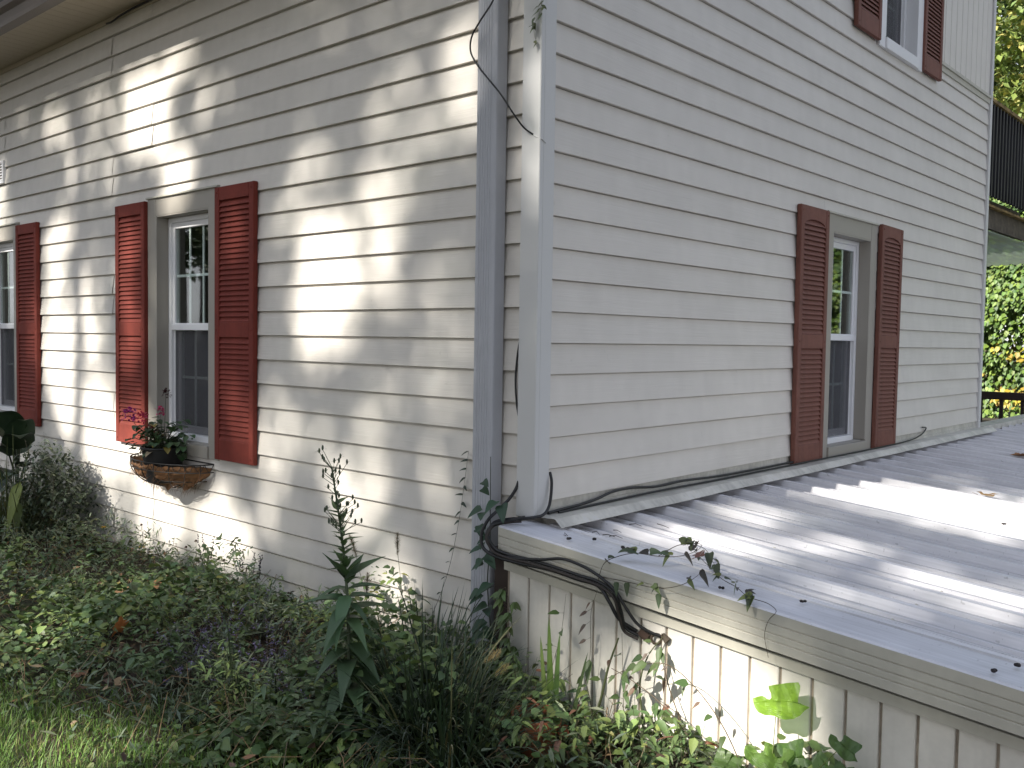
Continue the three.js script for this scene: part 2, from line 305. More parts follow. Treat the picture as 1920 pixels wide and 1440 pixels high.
// windows -------------------------------------------------------------
function windowAt(to, c, yTop, yBot, o = {}) {
  const W = new THREE.Group(); W.name = o.name || 'window'; house.add(W);
  const B = (s0, s1, y0, y1, w0, w1, bev = 0.002) => { const g = box(s0, s1, y0, y1, w0, w1, bev); if (to === toB) g.rotateY(Math.PI / 2); const d = to(c, -G, 0); g.translate(d.x, d.y, d.z); return g; };
  const cm = o.casing || M.casing, hw = 0.405, ow = 0.305, ht = yTop, hb = yBot, ft = o.front ?? 0.022;
  const sp = (n, g, m) => part(n, g, m, W);
  for (const q of [-1, 1]) sp('casing_board', B(Math.min(q * hw, q * ow), Math.max(q * hw, q * ow), hb - 0.02, ht, -0.004, ft), cm);
  sp('casing_board', B(-ow, ow, ht - 0.105, ht, -0.004, ft - 0.002), cm);
  sp('drip_cap', B(-hw - 0.003, hw + 0.003, ht, ht + 0.012, -0.004, ft + 0.012), o.cap || M.fascia);
  // jamb liners
  for (const q of [-1, 1]) sp('jamb', B(Math.min(q * ow, q * (ow - 0.008)), Math.max(q * ow, q * (ow - 0.008)), hb + 0.06, ht - 0.105, -0.12, ft - 0.001, 0.001), cm);
  sp('head_jamb', B(-ow + 0.008, ow - 0.008, ht - 0.113, ht - 0.105, -0.12, ft - 0.003, 0.001), cm);
  sp('sill', B(-hw + 0.1, hw - 0.1, hb - 0.02, hb + 0.052, -0.12, ft + 0.012), cm);
  const iw = ow - 0.009, t0 = ht - 0.114, b0 = hb + 0.053, mid = o.mid ?? -0.075;
  // outer frame
  const wd = -0.055;
  sp('window_frame', merge([B(-iw, -iw + 0.034, b0, t0, wd - 0.06, wd), B(iw - 0.034, iw, b0, t0, wd - 0.06, wd), B(-iw + 0.034, iw - 0.034, t0 - 0.03, t0, wd - 0.06, wd), B(-iw + 0.034, iw - 0.034, b0, b0 + 0.035, wd - 0.06, wd + 0.006)]), M.white);
  const sw = iw - 0.036;
  function sash(name, y0, y1, w, bot, top) {
    sp(name, merge([B(-sw, -sw + 0.032, y0, y1, w - 0.03, w), B(sw - 0.032, sw, y0, y1, w - 0.03, w), B(-sw + 0.032, sw - 0.032, y1 - top, y1, w - 0.03, w), B(-sw + 0.032, sw - 0.032, y0, y0 + bot, w - 0.03, w)]), M.white);
    const gx = sw - 0.032, ga = y0 + bot, gb = y1 - top;
    sp('pane', B(-gx, gx, ga, gb, w - 0.012, w - 0.0105, 0), M.glass);
    for (const q of [-1, 1]) sp('grille_bar', B(q * gx / 3 - 0.008, q * gx / 3 + 0.008, ga, gb, w - 0.022, w - 0.014, 0.001), M.white);
    sp('grille_bar', B(-gx, gx, (ga + gb) / 2 - 0.008, (ga + gb) / 2 + 0.008, w - 0.0225, w - 0.0135, 0.001), M.white);
  }
  sash('upper_sash', mid - 0.02, t0 - 0.031, wd - 0.006, 0.035, 0.035);
  sash('lower_sash', b0 + 0.036, mid + 0.015, wd - 0.04, 0.045, 0.035);
  sp('meeting_rail', B(-sw, sw, mid - 0.028, mid + 0.008, wd - 0.006, wd + 0.002), M.white);
  const scr = B(-sw + 0.012, sw - 0.012, b0 + 0.04, mid - 0.03, wd - 0.022, wd - 0.021, 0);
  sp('insect_screen', scr, M.screen);
  sp('screen_frame', merge([B(-sw, -sw + 0.012, b0 + 0.036, mid - 0.029, wd - 0.026, wd - 0.018, 0), B(sw - 0.012, sw, b0 + 0.036, mid - 0.029, wd - 0.026, wd - 0.018, 0)]), M.white);
  return W;
}
windowAt(toA, AW[0], 0.69, -0.815); windowAt(toA, AW[1], 0.69, -0.815);
windowAt(toB, BW[0], 0.665, -0.815);
windowAt(toB, UW, 3.2, 1.85, { casing: M.white, cap: M.white, mid: 2.52, front: 0.03 });
// shutters -------------------------------------------------------------
const slatGeo = (() => { const g = box(-0.148, 0.148, -0.0185, 0.0185, -0.0022, 0.0022, 0.0009); g.rotateX(-0.46); return g; })();
function shutterAt(to, c, y0, y1, m, arch, tilt = 0, w0 = 0.016) {
  const S = new THREE.Group(); S.name = 'shutter'; house.add(S);
  const d = to(c, (y0 + y1) / 2 - G, w0); S.position.copy(d); S.rotation.set(0, to === toB ? Math.PI / 2 : 0, tilt, 'YXZ');
  const H = (y1 - y0) / 2, W = 0.193, st = 0.045, T = 0.03, midY = -0.03;
  part('backing', box(-W + 0.003, W - 0.003, -H + 0.003, H - 0.003, 0, 0.008), m, S);
  for (const q of [-1, 1]) part('stile', box(Math.min(q * W, q * (W - st)), Math.max(q * W, q * (W - st)), -H, H, 0.0005, T, 0.004), m, S);
  if (arch) {
    const s = new THREE.Shape(); const a = W - st; s.moveTo(-a, H); s.lineTo(a, H); s.lineTo(a, H - 0.105);
    for (let i = 0; i <= 12; i++) { const t = i / 12 * Math.PI; s.lineTo(Math.cos(t) * (a - 0.012), H - 0.105 + Math.sin(t) * 0.032); } s.lineTo(-a, H - 0.105); s.closePath();
    const g = new THREE.ExtrudeGeometry(s, { depth: T - 0.006, bevelEnabled: false }); g.translate(0, 0, 0.003); part('top_rail', metreUV(g.toNonIndexed ? g.toNonIndexed() : g), m, S);
  } else part('top_rail', box(-W + st, W - st, H - 0.075, H, 0.001, T - 0.001, 0.003), m, S);
  part('middle_rail', box(-W + st, W - st, midY - 0.042, midY + 0.042, 0.001, T - 0.002, 0.003), m, S);
  part('bottom_rail', box(-W + st, W - st, -H, -H + 0.115, 0.001, T - 0.001, 0.003), m, S);
  const fill = (a, b, n) => { for (let i = 0; i < n; i++) { const o = part('slat', slatGeo, m, S); o.position.set(0, lerp(a, b, (i + 0.5) / n), 0.017); } };
  fill(midY + 0.045, H - (arch ? 0.076 : 0.078), 23); fill(-H + 0.118, midY - 0.045, 20);
  const sg = new THREE.CylinderGeometry(0.005, 0.006, 0.004, 8).rotateX(Math.PI / 2);
  for (const q of [-1, 1]) for (const y of [H - 0.03, midY, -H + 0.03]) part('screw_cap', sg, m, S).position.set(q * (W - st / 2), y, T + 0.0015);
}
shutterAt(toA, -2.118, -0.822, 0.683, M.red, false); shutterAt(toA, -3.314, -0.822, 0.680, M.red, false); shutterAt(toA, -4.948, -0.822, 0.674, M.red, false);
shutterAt(toB, 2.452, -0.835, 0.668, M.brown, true); shutterAt(toB, 3.672, -0.828, 0.675, M.brown, true, -0.012, 0.02);
shutterAt(toB, 3.165, 1.852, 3.35, M.brown, false); shutterAt(toB, 4.372, 1.846, 3.35, M.brown, false);
// wall vent at the far left
{
  const W = new THREE.Group(); W.name = 'wall_vent'; house.add(W); W.position.set(-5.505, 1.108 - G, 0.004);
  part('vent_frame', merge([box(-0.095, 0.095, 0.068, 0.088, 0, 0.03, 0.004), box(-0.095, 0.095, -0.088, -0.068, 0, 0.03, 0.004), box(-0.095, -0.075, -0.068, 0.068, 0, 0.029, 0.003), box(0.075, 0.095, -0.068, 0.068, 0, 0.029, 0.003)]), M.white, W);
  part('vent_backing', box(-0.075, 0.075, -0.068, 0.068, 0, 0.006), M.groove, W);
  for (let i = 0; i < 6; i++) { const g = box(-0.075, 0.075, -0.011, 0.011, -0.0015, 0.0015); g.rotateX(-0.7); part('vent_slat', g, M.white, W).position.set(0, -0.055 + i * 0.022, 0.017); }
}
// things seen behind the glass
{
  const k = solo('paper_card', box(-0.004, 0.004, -0.13, 0.13, -0.055, 0.055, 0.001), mat(0.62, 0.40, 0.38, 0.8), 'small pale pink card standing inside the gable wall window', 'card');
  k.position.set(-0.2, -0.635, -3.33); k.rotation.y = 0.12;
  const b = thing('window_blind', 'white slatted blind hanging inside the leftmost window', 'blind', [-5.36, 0, -0.2]);
  const bg = box(-0.1, 0.1, -0.011, 0.011, -0.001, 0.001);
  for (let i = 0; i < 24; i++) { const o = part('slat', bg, M.white, b); o.position.y = 0.5 - i * 0.024; o.rotation.x = 0.5; }
  part('head_rail', box(-0.105, 0.105, 0.515, 0.545, -0.02, 0.02, 0.003), M.white, b);
}

// ---------------------------------------------------------------- lean-to shed
const SL = 0.086, RT = -0.852;                          // roof falls by SL per metre from the house wall; rib tops at RT
const shed = thing('lean_to_shed', 'low white lean-to with ribbed metal roof against the gable wall', 'shed', [0, G, 0]);
const slopeGeo = g => { const p = g.attributes.position; for (let i = 0; i < p.count; i++) p.setY(i, p.getY(i) - SL * p.getX(i)); g.computeVertexNormals(); return g; };
function sweepX(profile, x0, x1, n = 12, wob = 0) {     // profile [z, y]; flat-shaded across, follows the roof slope
  const pos = [], uv = [], idx = []; let q = 0, run = 0;
  for (let k = 0; k < profile.length - 1; k++) {
    const [z0, y0] = profile[k], [z1, y1] = profile[k + 1], len = Math.hypot(z1 - z0, y1 - y0);
    for (let i = 0; i <= n; i++) for (let e = 0; e < 2; e++) { const x = lerp(x0, x1, i / n), w = wob ? (vnoise(x * 1.7 + k * 0.1, z0 * 2, 31) - 0.5) * wob : 0; pos.push(x, (e ? y1 : y0) - SL * x + w, e ? z1 : z0); uv.push(x, run + e * len); if (i < n && !e) idx.push(q, q + 2, q + 1, q + 1, q + 2, q + 3); q++; }
    run += len;
  }
  const g = new THREE.BufferGeometry(); g.setAttribute('position', new THREE.Float32BufferAttribute(pos, 3)); g.setAttribute('uv', new THREE.Float32BufferAttribute(uv, 2)); g.setIndex(idx); g.computeVertexNormals(); return hy(g);
}
{
  const P0 = RT - 0.032, rib = 0.232, first = -0.05;
  const sheetProfile = (nr) => { const a = []; for (let i = 0; i < nr; i++) { const z = -i * rib; a.push([z + 0.116, P0], [z + 0.096, P0], [z + 0.0925, P0 + 0.012], [z + 0.0835, P0 + 0.012], [z + 0.080, P0], [z + 0.029, P0], [z + 0.014, RT], [z - 0.014, RT], [z - 0.029, P0], [z - 0.080, P0], [z - 0.0835, P0 + 0.012], [z - 0.0925, P0 + 0.012], [z - 0.096, P0], [z - 0.112, P0]); if (i < nr - 1) a.push([z - 0.1159, P0]); } return a; };
  for (let s = 0; s < 11; s++) {
    const g = sweepX(sheetProfile(4).map(([z, y]) => [z + first - s * 4 * rib, y + (s % 2) * 0.0012]), 0.06, 3.3, 14, 0.003); const u = g.attributes.uv; for (let i = 0; i < u.count; i++) u.setX(i, u.getX(i) + s * 0.63);
    // flat pans get a darker mottled tone than the ribs, for rib-line contrast
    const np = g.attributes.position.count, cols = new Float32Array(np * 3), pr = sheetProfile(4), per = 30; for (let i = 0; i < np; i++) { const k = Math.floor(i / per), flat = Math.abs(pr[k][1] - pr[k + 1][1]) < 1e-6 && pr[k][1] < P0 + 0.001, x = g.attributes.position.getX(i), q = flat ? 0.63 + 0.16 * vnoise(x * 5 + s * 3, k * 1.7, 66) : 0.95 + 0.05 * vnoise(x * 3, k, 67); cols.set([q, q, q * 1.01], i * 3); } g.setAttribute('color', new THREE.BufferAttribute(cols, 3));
    part('roof_sheet', g, M.roofSheet, shed);
  }
  const sg = merge([new THREE.CylinderGeometry(0.009, 0.010, 0.002, 10), new THREE.CylinderGeometry(0.0045, 0.005, 0.006, 6).translate(0, 0.004, 0)].map(g => { g.deleteAttribute('uv'); return g; }));
  for (const x of [0.725, 1.355, 1.99]) for (let k = 0; k < (x < 1 ? 24 : 20); k++) { const o = part('roof_screw', sg, M.flash, shed); o.position.set(x + rr(-0.008, 0.008), P0 - SL * x - G + 0.0012, -0.166 - k * rib + rr(-0.004, 0.004)); o.rotation.z = -SL; }
  // rake trim: flat top flange, ribbed fascia, return
  part('rake_trim', sweepX([[0.18, RT - 0.002], [0.18, RT - 0.034], [0.1755, RT - 0.037], [0.18, RT - 0.040], [0.18, RT - 0.063], [0.1755, RT - 0.066], [0.18, RT - 0.069], [0.1795, RT - 0.086], [0.1755, RT - 0.089], [0.18, RT - 0.092], [0.18, RT - 0.118], [0.148, RT - 0.122]].reverse(), -0.02, 3.3, 10, 0.002), M.fascia, shed);
  part('rake_flange', sweepX([[-0.012, RT + 0.001], [0.172, RT + 0.004], [0.18, RT - 0.0022]].reverse(), -0.02, 3.3, 10, 0.002), M.metal, shed);
  part('rake_end_cap', hy(box(-0.022, -0.0195, RT - 0.12, RT + 0.003, 0.0, 0.178)), M.fascia, shed);
  part('panel_trim', sweepX([[0.112, RT - 0.172], [0.146, RT - 0.172], [0.147, RT - 0.138], [0.116, RT - 0.136]], -0.018, 3.25, 8), M.fascia, shed);
  // wall flashing: apron, lip, with overlaps
  const fl = (z0, z1, dy) => { const pr = [[0.012, -0.824], [0.016, -0.829], [0.122, -0.8235], [0.128, -0.8255], [0.160, -0.8535], [0.157, -0.8555]], pos = [], idx = [], uv = []; let q = 0; const n = Math.ceil((z0 - z1) / 0.12);
    for (let k = 0; k < pr.length - 1; k++) for (let i = 0; i <= n; i++) for (let e = 0; e < 2; e++) { const z = lerp(z0, z1, i / n), [x, y] = pr[k + e], w = (vnoise(z * 2.3, x * 9, 44) - 0.5) * 0.006 * (x / 0.15) + (vnoise(z * 9, x * 5, 45) - 0.5) * 0.002; pos.push(x + w * 0.4, y + dy + w, z); uv.push(z, x); if (i < n && !e) idx.push(q, q + 1, q + 2, q + 1, q + 3, q + 2); q++; }
    const g = new THREE.BufferGeometry(); g.setAttribute('position', new THREE.Float32BufferAttribute(pos, 3)); g.setAttribute('uv', new THREE.Float32BufferAttribute(uv, 2)); g.setIndex(idx); g.computeVertexNormals(); return hy(g); };
  part('wall_flashing', fl(0.015, -2.95, 0), M.flash, shed); part('wall_flashing', fl(-2.93, -5.98, 0.002), M.flash, shed);
  part('wall_flashing', hy(box(-0.1, 0.05, RT - 0.02, RT + 0.03, -10.2, -6.0, 0.005)), M.flash, shed);
  // vertical wall panels
  const top = RT - 0.155, pg = (() => { const s = new THREE.Shape(), w = 0.087; s.moveTo(0, -1.75); s.lineTo(w, -1.75); s.lineTo(w, top - SL * w); s.lineTo(0, top); s.closePath(); let g = new THREE.ExtrudeGeometry(s, { depth: 0.006, bevelEnabled: true, bevelThickness: 0.006, bevelSize: 0.004, bevelSegments: 2 }); g = g.toNonIndexed(); g.translate(0, 0, 0.119); return hy(metreUV(g)); })();
  const variants = [0, 1, 2].map(i => { const g = pg.clone(), u = g.attributes.uv; for (let k = 0; k < u.count; k++) u.setXY(k, u.getX(k) + i * 0.23, u.getY(k) + i * 0.37); return g; });
  for (let k = 0; k < 31; k++) { const x = (k === 0 ? 0.0945 - 0.103 : 0.0945 + (k - 1) * 0.103) + 0.009; const o = part('wall_panel', variants[(k * 7) % 3], M.panel, shed); o.position.set(x, -SL * x, rr(-0.0012, 0.0012)); }
  part('panel_backing', slopeGeo(hy(box(-0.018, 3.25, -1.8, top + 0.005, 0.09, 0.1225))), M.groove, shed);
  part('soffit_gap', slopeGeo(hy(box(-0.018, 3.25, top + 0.006, RT - 0.06, 0.09, 0.1145))), M.fascia, shed);
  part('shed_wall', hy(merge([box(3.16, 3.25, -1.8, -1.2, -10, 0.09), box(-0.018, 0.0, -1.8, RT - 0.04, 0.027, 0.089)])), M.panel, shed);
  part('roof_deck', slopeGeo(hy(box(-0.0, 3.28, RT - 0.09, RT - 0.05, -10.2, 0.13))), M.groove, shed);
  part('dark_upright', hy(box(-0.128, -0.03, G, -0.96, 0.028, 0.085, 0.004)), M.darkwood, shed);  // dark brown upright between the downspout and the panels
}
// ---------------------------------------------------------------- cables
const Varr = a => a.map(p => V(...p));
solo('hanging_cable', tube([[-0.107, 1.306, .10], [-0.143, 1.187, .12], [-0.204, 1.116, .13], [-0.259, 1.068, .12], [-0.274, 1.021, .11], [-0.234, .957, .11], [-0.170, .892, .115], [-0.098, .817, .115], [-0.057, .746, .09], [-0.034, .693, .05], [-0.006, .668, .0275]], 0.0036, 80), M.cable, 'thin black cable looping across the upper downspout', 'cable');
solo('painted_cable', tube([[-0.008, .669, .027], [0.006, .659, .0275], [0.0265, .650, .02], [0.0265, .638, -0.01]], 0.003, 20), M.trimPost, 'short cable end painted over on the corner post', 'cable');
const bundle = 'cables bunched round the shed corner';
const b1 = [[0.022, -0.66, -0.076], [0.036, -0.69, -0.07], [0.042, -0.74, -0.062], [0.05, -0.79, -0.04], [0.062, -0.816, 0.01], [0.052, -0.822, 0.055], [0.025, -0.825, .090], [-0.023, -0.830, .130], [-0.045, -0.842, .185], [-0.046, -0.887, .21], [-0.014, -0.930, .205], [0.048, -0.945, .198], [0.153, -0.948, .195], [0.281, -0.955, .195], [0.392, -0.965, .195], [0.479, -0.972, .197], [0.547, -0.999, .2], [0.564, -1.061, .185], [0.572, -1.120, .165], [0.612, -1.142, .145]];
const b2 = [[0.047, -0.815, .10], [-0.009, -0.833, .16], [-0.05, -0.858, .2], [-0.054, -0.903, .21], [-0.010, -0.946, .203], [0.076, -0.954, .2], [0.207, -0.938, .198], [0.311, -0.918, .197], [0.397, -0.926, .199], [0.482, -0.950, .202], [0.551, -0.985, .206], [0.591, -1.039, .196], [0.629, -1.094, .175], [0.674, -1.120, .15], [0.70, -1.128, .135]];
const b3 = [[-0.059, -0.691, .020], [-0.064, -0.723, .030], [-0.082, -0.766, .050], [-0.093, -0.804, .100], [-0.094, -0.839, .160], [-0.099, -0.888, .190], [-0.083, -0.936, .200], [-0.019, -0.960, .204], [0.101, -0.968, .2], [0.257, -0.968, .198], [0.383, -0.978, .2], [0.480, -0.987, .2], [0.526, -1.027, .205], [0.554, -1.086, .185], [0.578, -1.113, .16], [0.60, -1.13, .14]];
solo('thick_cable', tube(b1, 0.0062, 140), M.cable, 'thick black cable from the corner post bottom round the rake trim', 'cable', bundle);
solo('thick_cable', tube(b2, 0.0056, 140), M.cable, 'black cable arching over the others along the rake trim', 'cable', bundle);
solo('thick_cable', tube(b3, 0.0066, 140), M.cable, 'black cable coming down left of the corner post into the bundle', 'cable', bundle);
solo('thick_cable', tube(b1.slice(6).map(([x, y, z], i) => [x + 0.004 * Math.sin(i), y - 0.011, z + 0.006]), 0.0055, 120), M.cableOld, 'dusty brown-black cable lowest in the bundle on the rake trim', 'cable', bundle);
{
  const t = thing('cable_clamp', 'rusty clamp where the cables enter the white shed panels', 'clamp', [0.63, -1.14, 0.136]);
  const g = new THREE.CylinderGeometry(0.014, 0.017, 0.04, 9); g.rotateZ(1.2); part('clamp_body', g, mat(0.05, 0.03, 0.022, 0.95), t);
  part('clamp_ring', new THREE.TorusGeometry(0.017, 0.005, 6, 12).rotateY(0.5).translate(0.05, -0.0, 0.004), mat(0.06, 0.042, 0.028, 0.95), t);
  part('clamp_body', new THREE.CylinderGeometry(0.008, 0.014, 0.03, 8).rotateZ(0.9).translate(0.085, 0.012, 0.004), mat(0.07, 0.055, 0.04, 0.95), t);
}
solo('wall_cable', tube([[0.035, -0.842, -0.051], [0.035, -0.837, -0.164], [0.034, -0.833, -0.270], [0.032, -0.824, -0.381], [0.03, -0.806, -0.497], [0.028, -0.805, -0.639], [0.03, -0.820, -0.834], [0.032, -0.817, -1.065], [0.034, -0.827, -1.370], [0.034, -0.830, -1.706], [0.034, -0.83, -2.3]], 0.0062, 120).translate(0, 0.021, 0), M.cable, 'thick black cable lying along the foot of the gable wall', 'cable');
solo('wall_cable', tube([[0.05, -0.843, -0.101], [0.044, -0.841, -0.427], [0.045, -0.838, -0.842], [0.05, -0.84, -1.326], [0.05, -0.84, -1.837], [0.06, -0.838, -2.660], [0.06, -0.838, -3.520], [0.052, -0.836, -4.026], [0.042, -0.826, -4.301], [0.03, -0.794, -4.509], [0.028, -0.769, -4.554], [0.027, -0.760, -4.470]], 0.005, 160).translate(0, 0.02, 0), M.cable, 'thin black cable ending in a hook past the gable window', 'cable');
solo('post_cable', tube([[-0.058, -0.09, .012], [-0.069, -0.15, .02], [-0.079, -0.243, .024], [-0.081, -0.307, .024], [-0.074, -0.392, .022], [-0.060, -0.477, .014]], 0.0045, 40), M.cable, 'black cable bulging out beside the corner post at mid height', 'cable');
solo('eave_cable', tube([[-3.62, 1.852, .04], [-3.52, 1.84, .05], [-3.45, 1.855, .045], [-3.3, 1.872, .035], [-2.9, 1.876, .032], [-2.2, 1.875, .032], [-1.2, 1.877, .03]], 0.006, 60), M.cable, 'dark cable tucked under the eave with a drooping end', 'cable');
// white corrugated drain hose at the downspout foot
{
  const t = thing('drain_hose', 'white corrugated drain hose at the foot of the downspout', 'drain hose', [-0.205, -1.44, 0.06]);
  const cv = new THREE.CatmullRomCurve3(Varr([[0, 0.03, 0], [0, -0.03, 0.01], [-0.015, -0.055, 0.06], [-0.03, -0.06, 0.16]])); const gs = [];
  for (let i = 0; i < 22; i++) { const p = cv.getPointAt(i / 21), d = cv.getTangentAt(i / 21), g = new THREE.TorusGeometry(0.046, 0.006, 6, 18); g.lookAt(d); g.translate(p.x, p.y, p.z); gs.push(g); }
  part('hose_rings', mergeGeometries(gs), M.white, t); part('hose_wall', new THREE.TubeGeometry(cv, 24, 0.045, 18), M.white, t);
}

// ---------------------------------------------------------------- flower basket on the wall
{
  const cx = -2.75, ry = -0.862, a = 0.385, d = 0.235, hgt = 0.125;
  const t = thing('wall_basket', 'half-round wire wall basket lined with brown coco fibre under the window', 'basket', [cx, ry, 0.016]);
  const wm = mat(0.02, 0.018, 0.016, 0.5);
  const arc = (k, y, n = 28) => { const p = []; for (let i = 0; i <= n; i++) { const th = Math.PI * i / n; p.push(V(-Math.cos(th) * a * k, y, Math.sin(th) * d * k)); } return p; };
  part('rim_wire', tube(arc(1, 0), 0.004, 50), wm, t); part('rim_wire', tube(arc(1.0, -0.045), 0.003, 50), wm, t); part('rim_wire', tube(arc(0.8, -0.105), 0.003, 50), wm, t);
  part('back_wire', tube([[-a, 0, 0], [0, 0, 0.002], [a, 0, 0]], 0.004, 20), wm, t);
  for (let i = 1; i < 10; i++) { const th = Math.PI * i / 10, x = -Math.cos(th), z = Math.sin(th); part('rib_wire', tube([[x * a, 0, z * d], [x * a * 0.98, -0.06, z * d * 0.98], [x * a * 0.8, -0.12, z * d * 0.8], [x * a * 0.45, -0.158, z * d * 0.4], [x * a * 0.3, -0.16, 0]], 0.0028, 20, 5), wm, t); }
  for (let i = 0; i < 14; i++) { const th0 = Math.PI * i / 14, th1 = Math.PI * (i + 0.5) / 14, th2 = Math.PI * (i + 1) / 14, q = (th, y) => [-Math.cos(th) * a, y, Math.sin(th) * d]; part('zigzag_wire', tube([q(th0, 0), q(th1, -0.044), q(th2, 0)], 0.002, 8, 4), wm, t); }
  // coco liner: lumpy half bowl
  const lp = [], li = [], lc = [], nu = 44, nv = 16;
  for (let j = 0; j <= nv; j++) for (let i = 0; i <= nu; i++) {
    const th = Math.PI * i / nu, v = j / nv, k = 0.975 * Math.pow(Math.cos(v * 1.45), 0.55), lump = (vnoise(i * 0.28, j * 0.5, 51) - 0.5) * 0.05 + (vnoise(i * 1.1, j * 1.1, 52) - 0.5) * 0.016, sagg = 0.03 * Math.max(0, Math.sin(i * 0.52)) * v;
    lp.push(-Math.cos(th) * (a * k + lump * v), -0.012 - v * (hgt + 0.01) - sagg + (j === 0 ? (vnoise(i * 0.7, 3, 53) - 0.5) * 0.02 : 0), 0.004 + Math.sin(th) * (d * k + lump * (0.3 + v)));
    const s = 0.6 + 0.8 * vnoise(i * 0.9, j * 1.3, 54) * (0.6 + 0.6 * vnoise(i * 3, j * 4, 55)); lc.push(0.20 * s, 0.098 * s, 0.042 * s);
    if (i < nu && j < nv) { const q = j * (nu + 1) + i; li.push(q, q + nu + 1, q + 1, q + 1, q + nu + 1, q + nu + 2); }
  }
  const lg = new THREE.BufferGeometry(); lg.setAttribute('position', new THREE.Float32BufferAttribute(lp, 3)); lg.setAttribute('color', new THREE.Float32BufferAttribute(lc, 3)); lg.setIndex(li); lg.computeVertexNormals(); part('coco_liner', lg, M.dry, t);
  const fb = new MB(); for (let i = 0; i < 260; i++) { const th = rr(0.1, 3.05), v = Math.pow(rnd(), 0.8), k = Math.pow(Math.cos(v * 1.45), 0.55); const p = V(-Math.cos(th) * a * k, -0.02 - v * 0.16, Math.sin(th) * d * k + 0.004), q = p.clone().add(V(rr(-0.03, 0.03), rr(-0.05, 0.01), rr(0, 0.025))); fb.stem([p, q], 0.0008, 0.0004, jit([0.17, 0.08, 0.035], 0.4), 3); }
  part('fibre', fb.geo(), M.dry, t);
  const soil = new MB(); for (let i = 0; i < 60; i++) { const th = rr(0.2, 2.9), k = Math.sqrt(rnd()) * 0.9; soil.leaf(V(-Math.cos(th) * a * k, rr(-0.05, -0.03), 0.01 + Math.sin(th) * d * k), dirAt(rr(0, 6.3), rr(-0.2, 0.5)), YUP, rr(0.03, 0.06), rr(0.015, 0.03), jit([0.12, 0.07, 0.035], 0.5), { droop: 0.1 }); } part('leaf_litter', soil.geo(), M.dry, t);
  // dark plastic pot
  const pt = thing('flower_pot', 'dark plastic flower pot standing in the wall basket', 'flower pot', [-2.715, -0.985, 0.135]);
  part('pot_body', new THREE.LatheGeometry([[0, 0], [0.085, 0], [0.09, 0.005], [0.122, 0.205], [0.114, 0.205], [0.108, 0.17], [0, 0.165]].map(p => new THREE.Vector2(...p)), 28), mat(0.012, 0.012, 0.013, 0.45), pt);
  part('pot_rim', new THREE.TorusGeometry(0.122, 0.006, 6, 28).rotateX(Math.PI / 2).translate(0, 0.2, 0), mat(0.014, 0.014, 0.015, 0.4), pt);
  // geranium
  const gp = thing('flowering_plant', 'geranium with magenta and pink blooms in the dark pot', 'plant', [-2.715, -0.80, 0.135]);
  const st = new MB(), lf = new MB(), yl = new MB();
  for (let i = 0; i < 56; i++) {
    const az = rr(0, 6.28), el = rr(0.0, 1.35), L = rr(0.08, 0.21), d0 = dirAt(az, el), tip = V(d0.x * L * 1.12, d0.y * L * 0.92 + 0.0, d0.z * L * 0.85); if (tip.z < -0.1) tip.z = -0.1;
    st.stem([V(rr(-0.03, 0.03), 0, rr(-0.03, 0.03)), tip.clone().multiplyScalar(0.5).add(V(0, 0.015, 0)), tip], 0.003, 0.0016, [0.06, 0.07, 0.03], 4);
    const n = 4; for (let q = 0; q < n; q++) { const c = rnd() < 0.08 ? [0.3, 0.24, 0.06] : jit([0.05, 0.10, 0.032], 0.35); lf.leaf(tip.clone().add(V(rr(-0.03, 0.03), rr(-0.03, 0.02), rr(-0.03, 0.03))), dirAt(az + rr(-1.2, 1.2), rr(-0.5, 0.4)), YUP, rr(0.03, 0.052), rr(0.03, 0.05), c, { shape: 'heart', droop: 0.3, n: 4, fold: 0.25 }); }
  }
  for (let i = 0; i < 16; i++) { const az = rr(0, 6.28); lf.leaf(V(Math.cos(az) * 0.1, rr(-0.01, 0.03), Math.sin(az) * 0.1), dirAt(az, rr(-0.7, 0)), YUP, rr(0.03, 0.06), rr(0.025, 0.045), rnd() < 0.35 ? [0.36, 0.28, 0.16] : [0.07, 0.11, 0.04], { shape: 'heart', droop: 0.5 }); }
  part('stem', st.geo(), M.leaf, gp); part('leaves', lf.geo(), M.leaf, gp);
  for (const [x, y, z, r, c, n] of [[-0.21, 0.19, 0.10, 0.048, [0.42, 0.02, 0.26], 60], [-0.015, 0.185, 0.12, 0.038, [0.62, 0.04, 0.14], 44], [0.12, 0.235, 0.08, 0.026, [0.55, 0.03, 0.16], 26], [0.03, 0.325, 0.0, 0.028, [0.07, 0.018, 0.02], 26], [0.05, 0.12, 0.1, 0.03, [0.25, 0.05, 0.06], 14]]) {
    const f = new MB(); for (let i = 0; i < n; i++) { const d0 = dirAt(rr(0, 6.28), rr(-0.6, 1.5)), p = V(x, y, z).addScaledVector(d0, r * rr(0.4, 1)); for (let q = 0; q < 3; q++) f.leaf(p, d0.clone().add(V(rr(-0.7, 0.7), rr(-0.7, 0.7), rr(-0.7, 0.7))).normalize(), YUP, 0.015, 0.013, jit(c, 0.35), { n: 2, droop: 0.1 }); }
    f.stem([V(x * 0.3, 0.05, z * 0.3), V(x * 0.8, y * 0.7, z * 0.8), V(x, y, z)], 0.002, 0.0015, [0.05, 0.05, 0.025], 4); part('bloom', f.geo(), M.leaf, gp);
  }
}

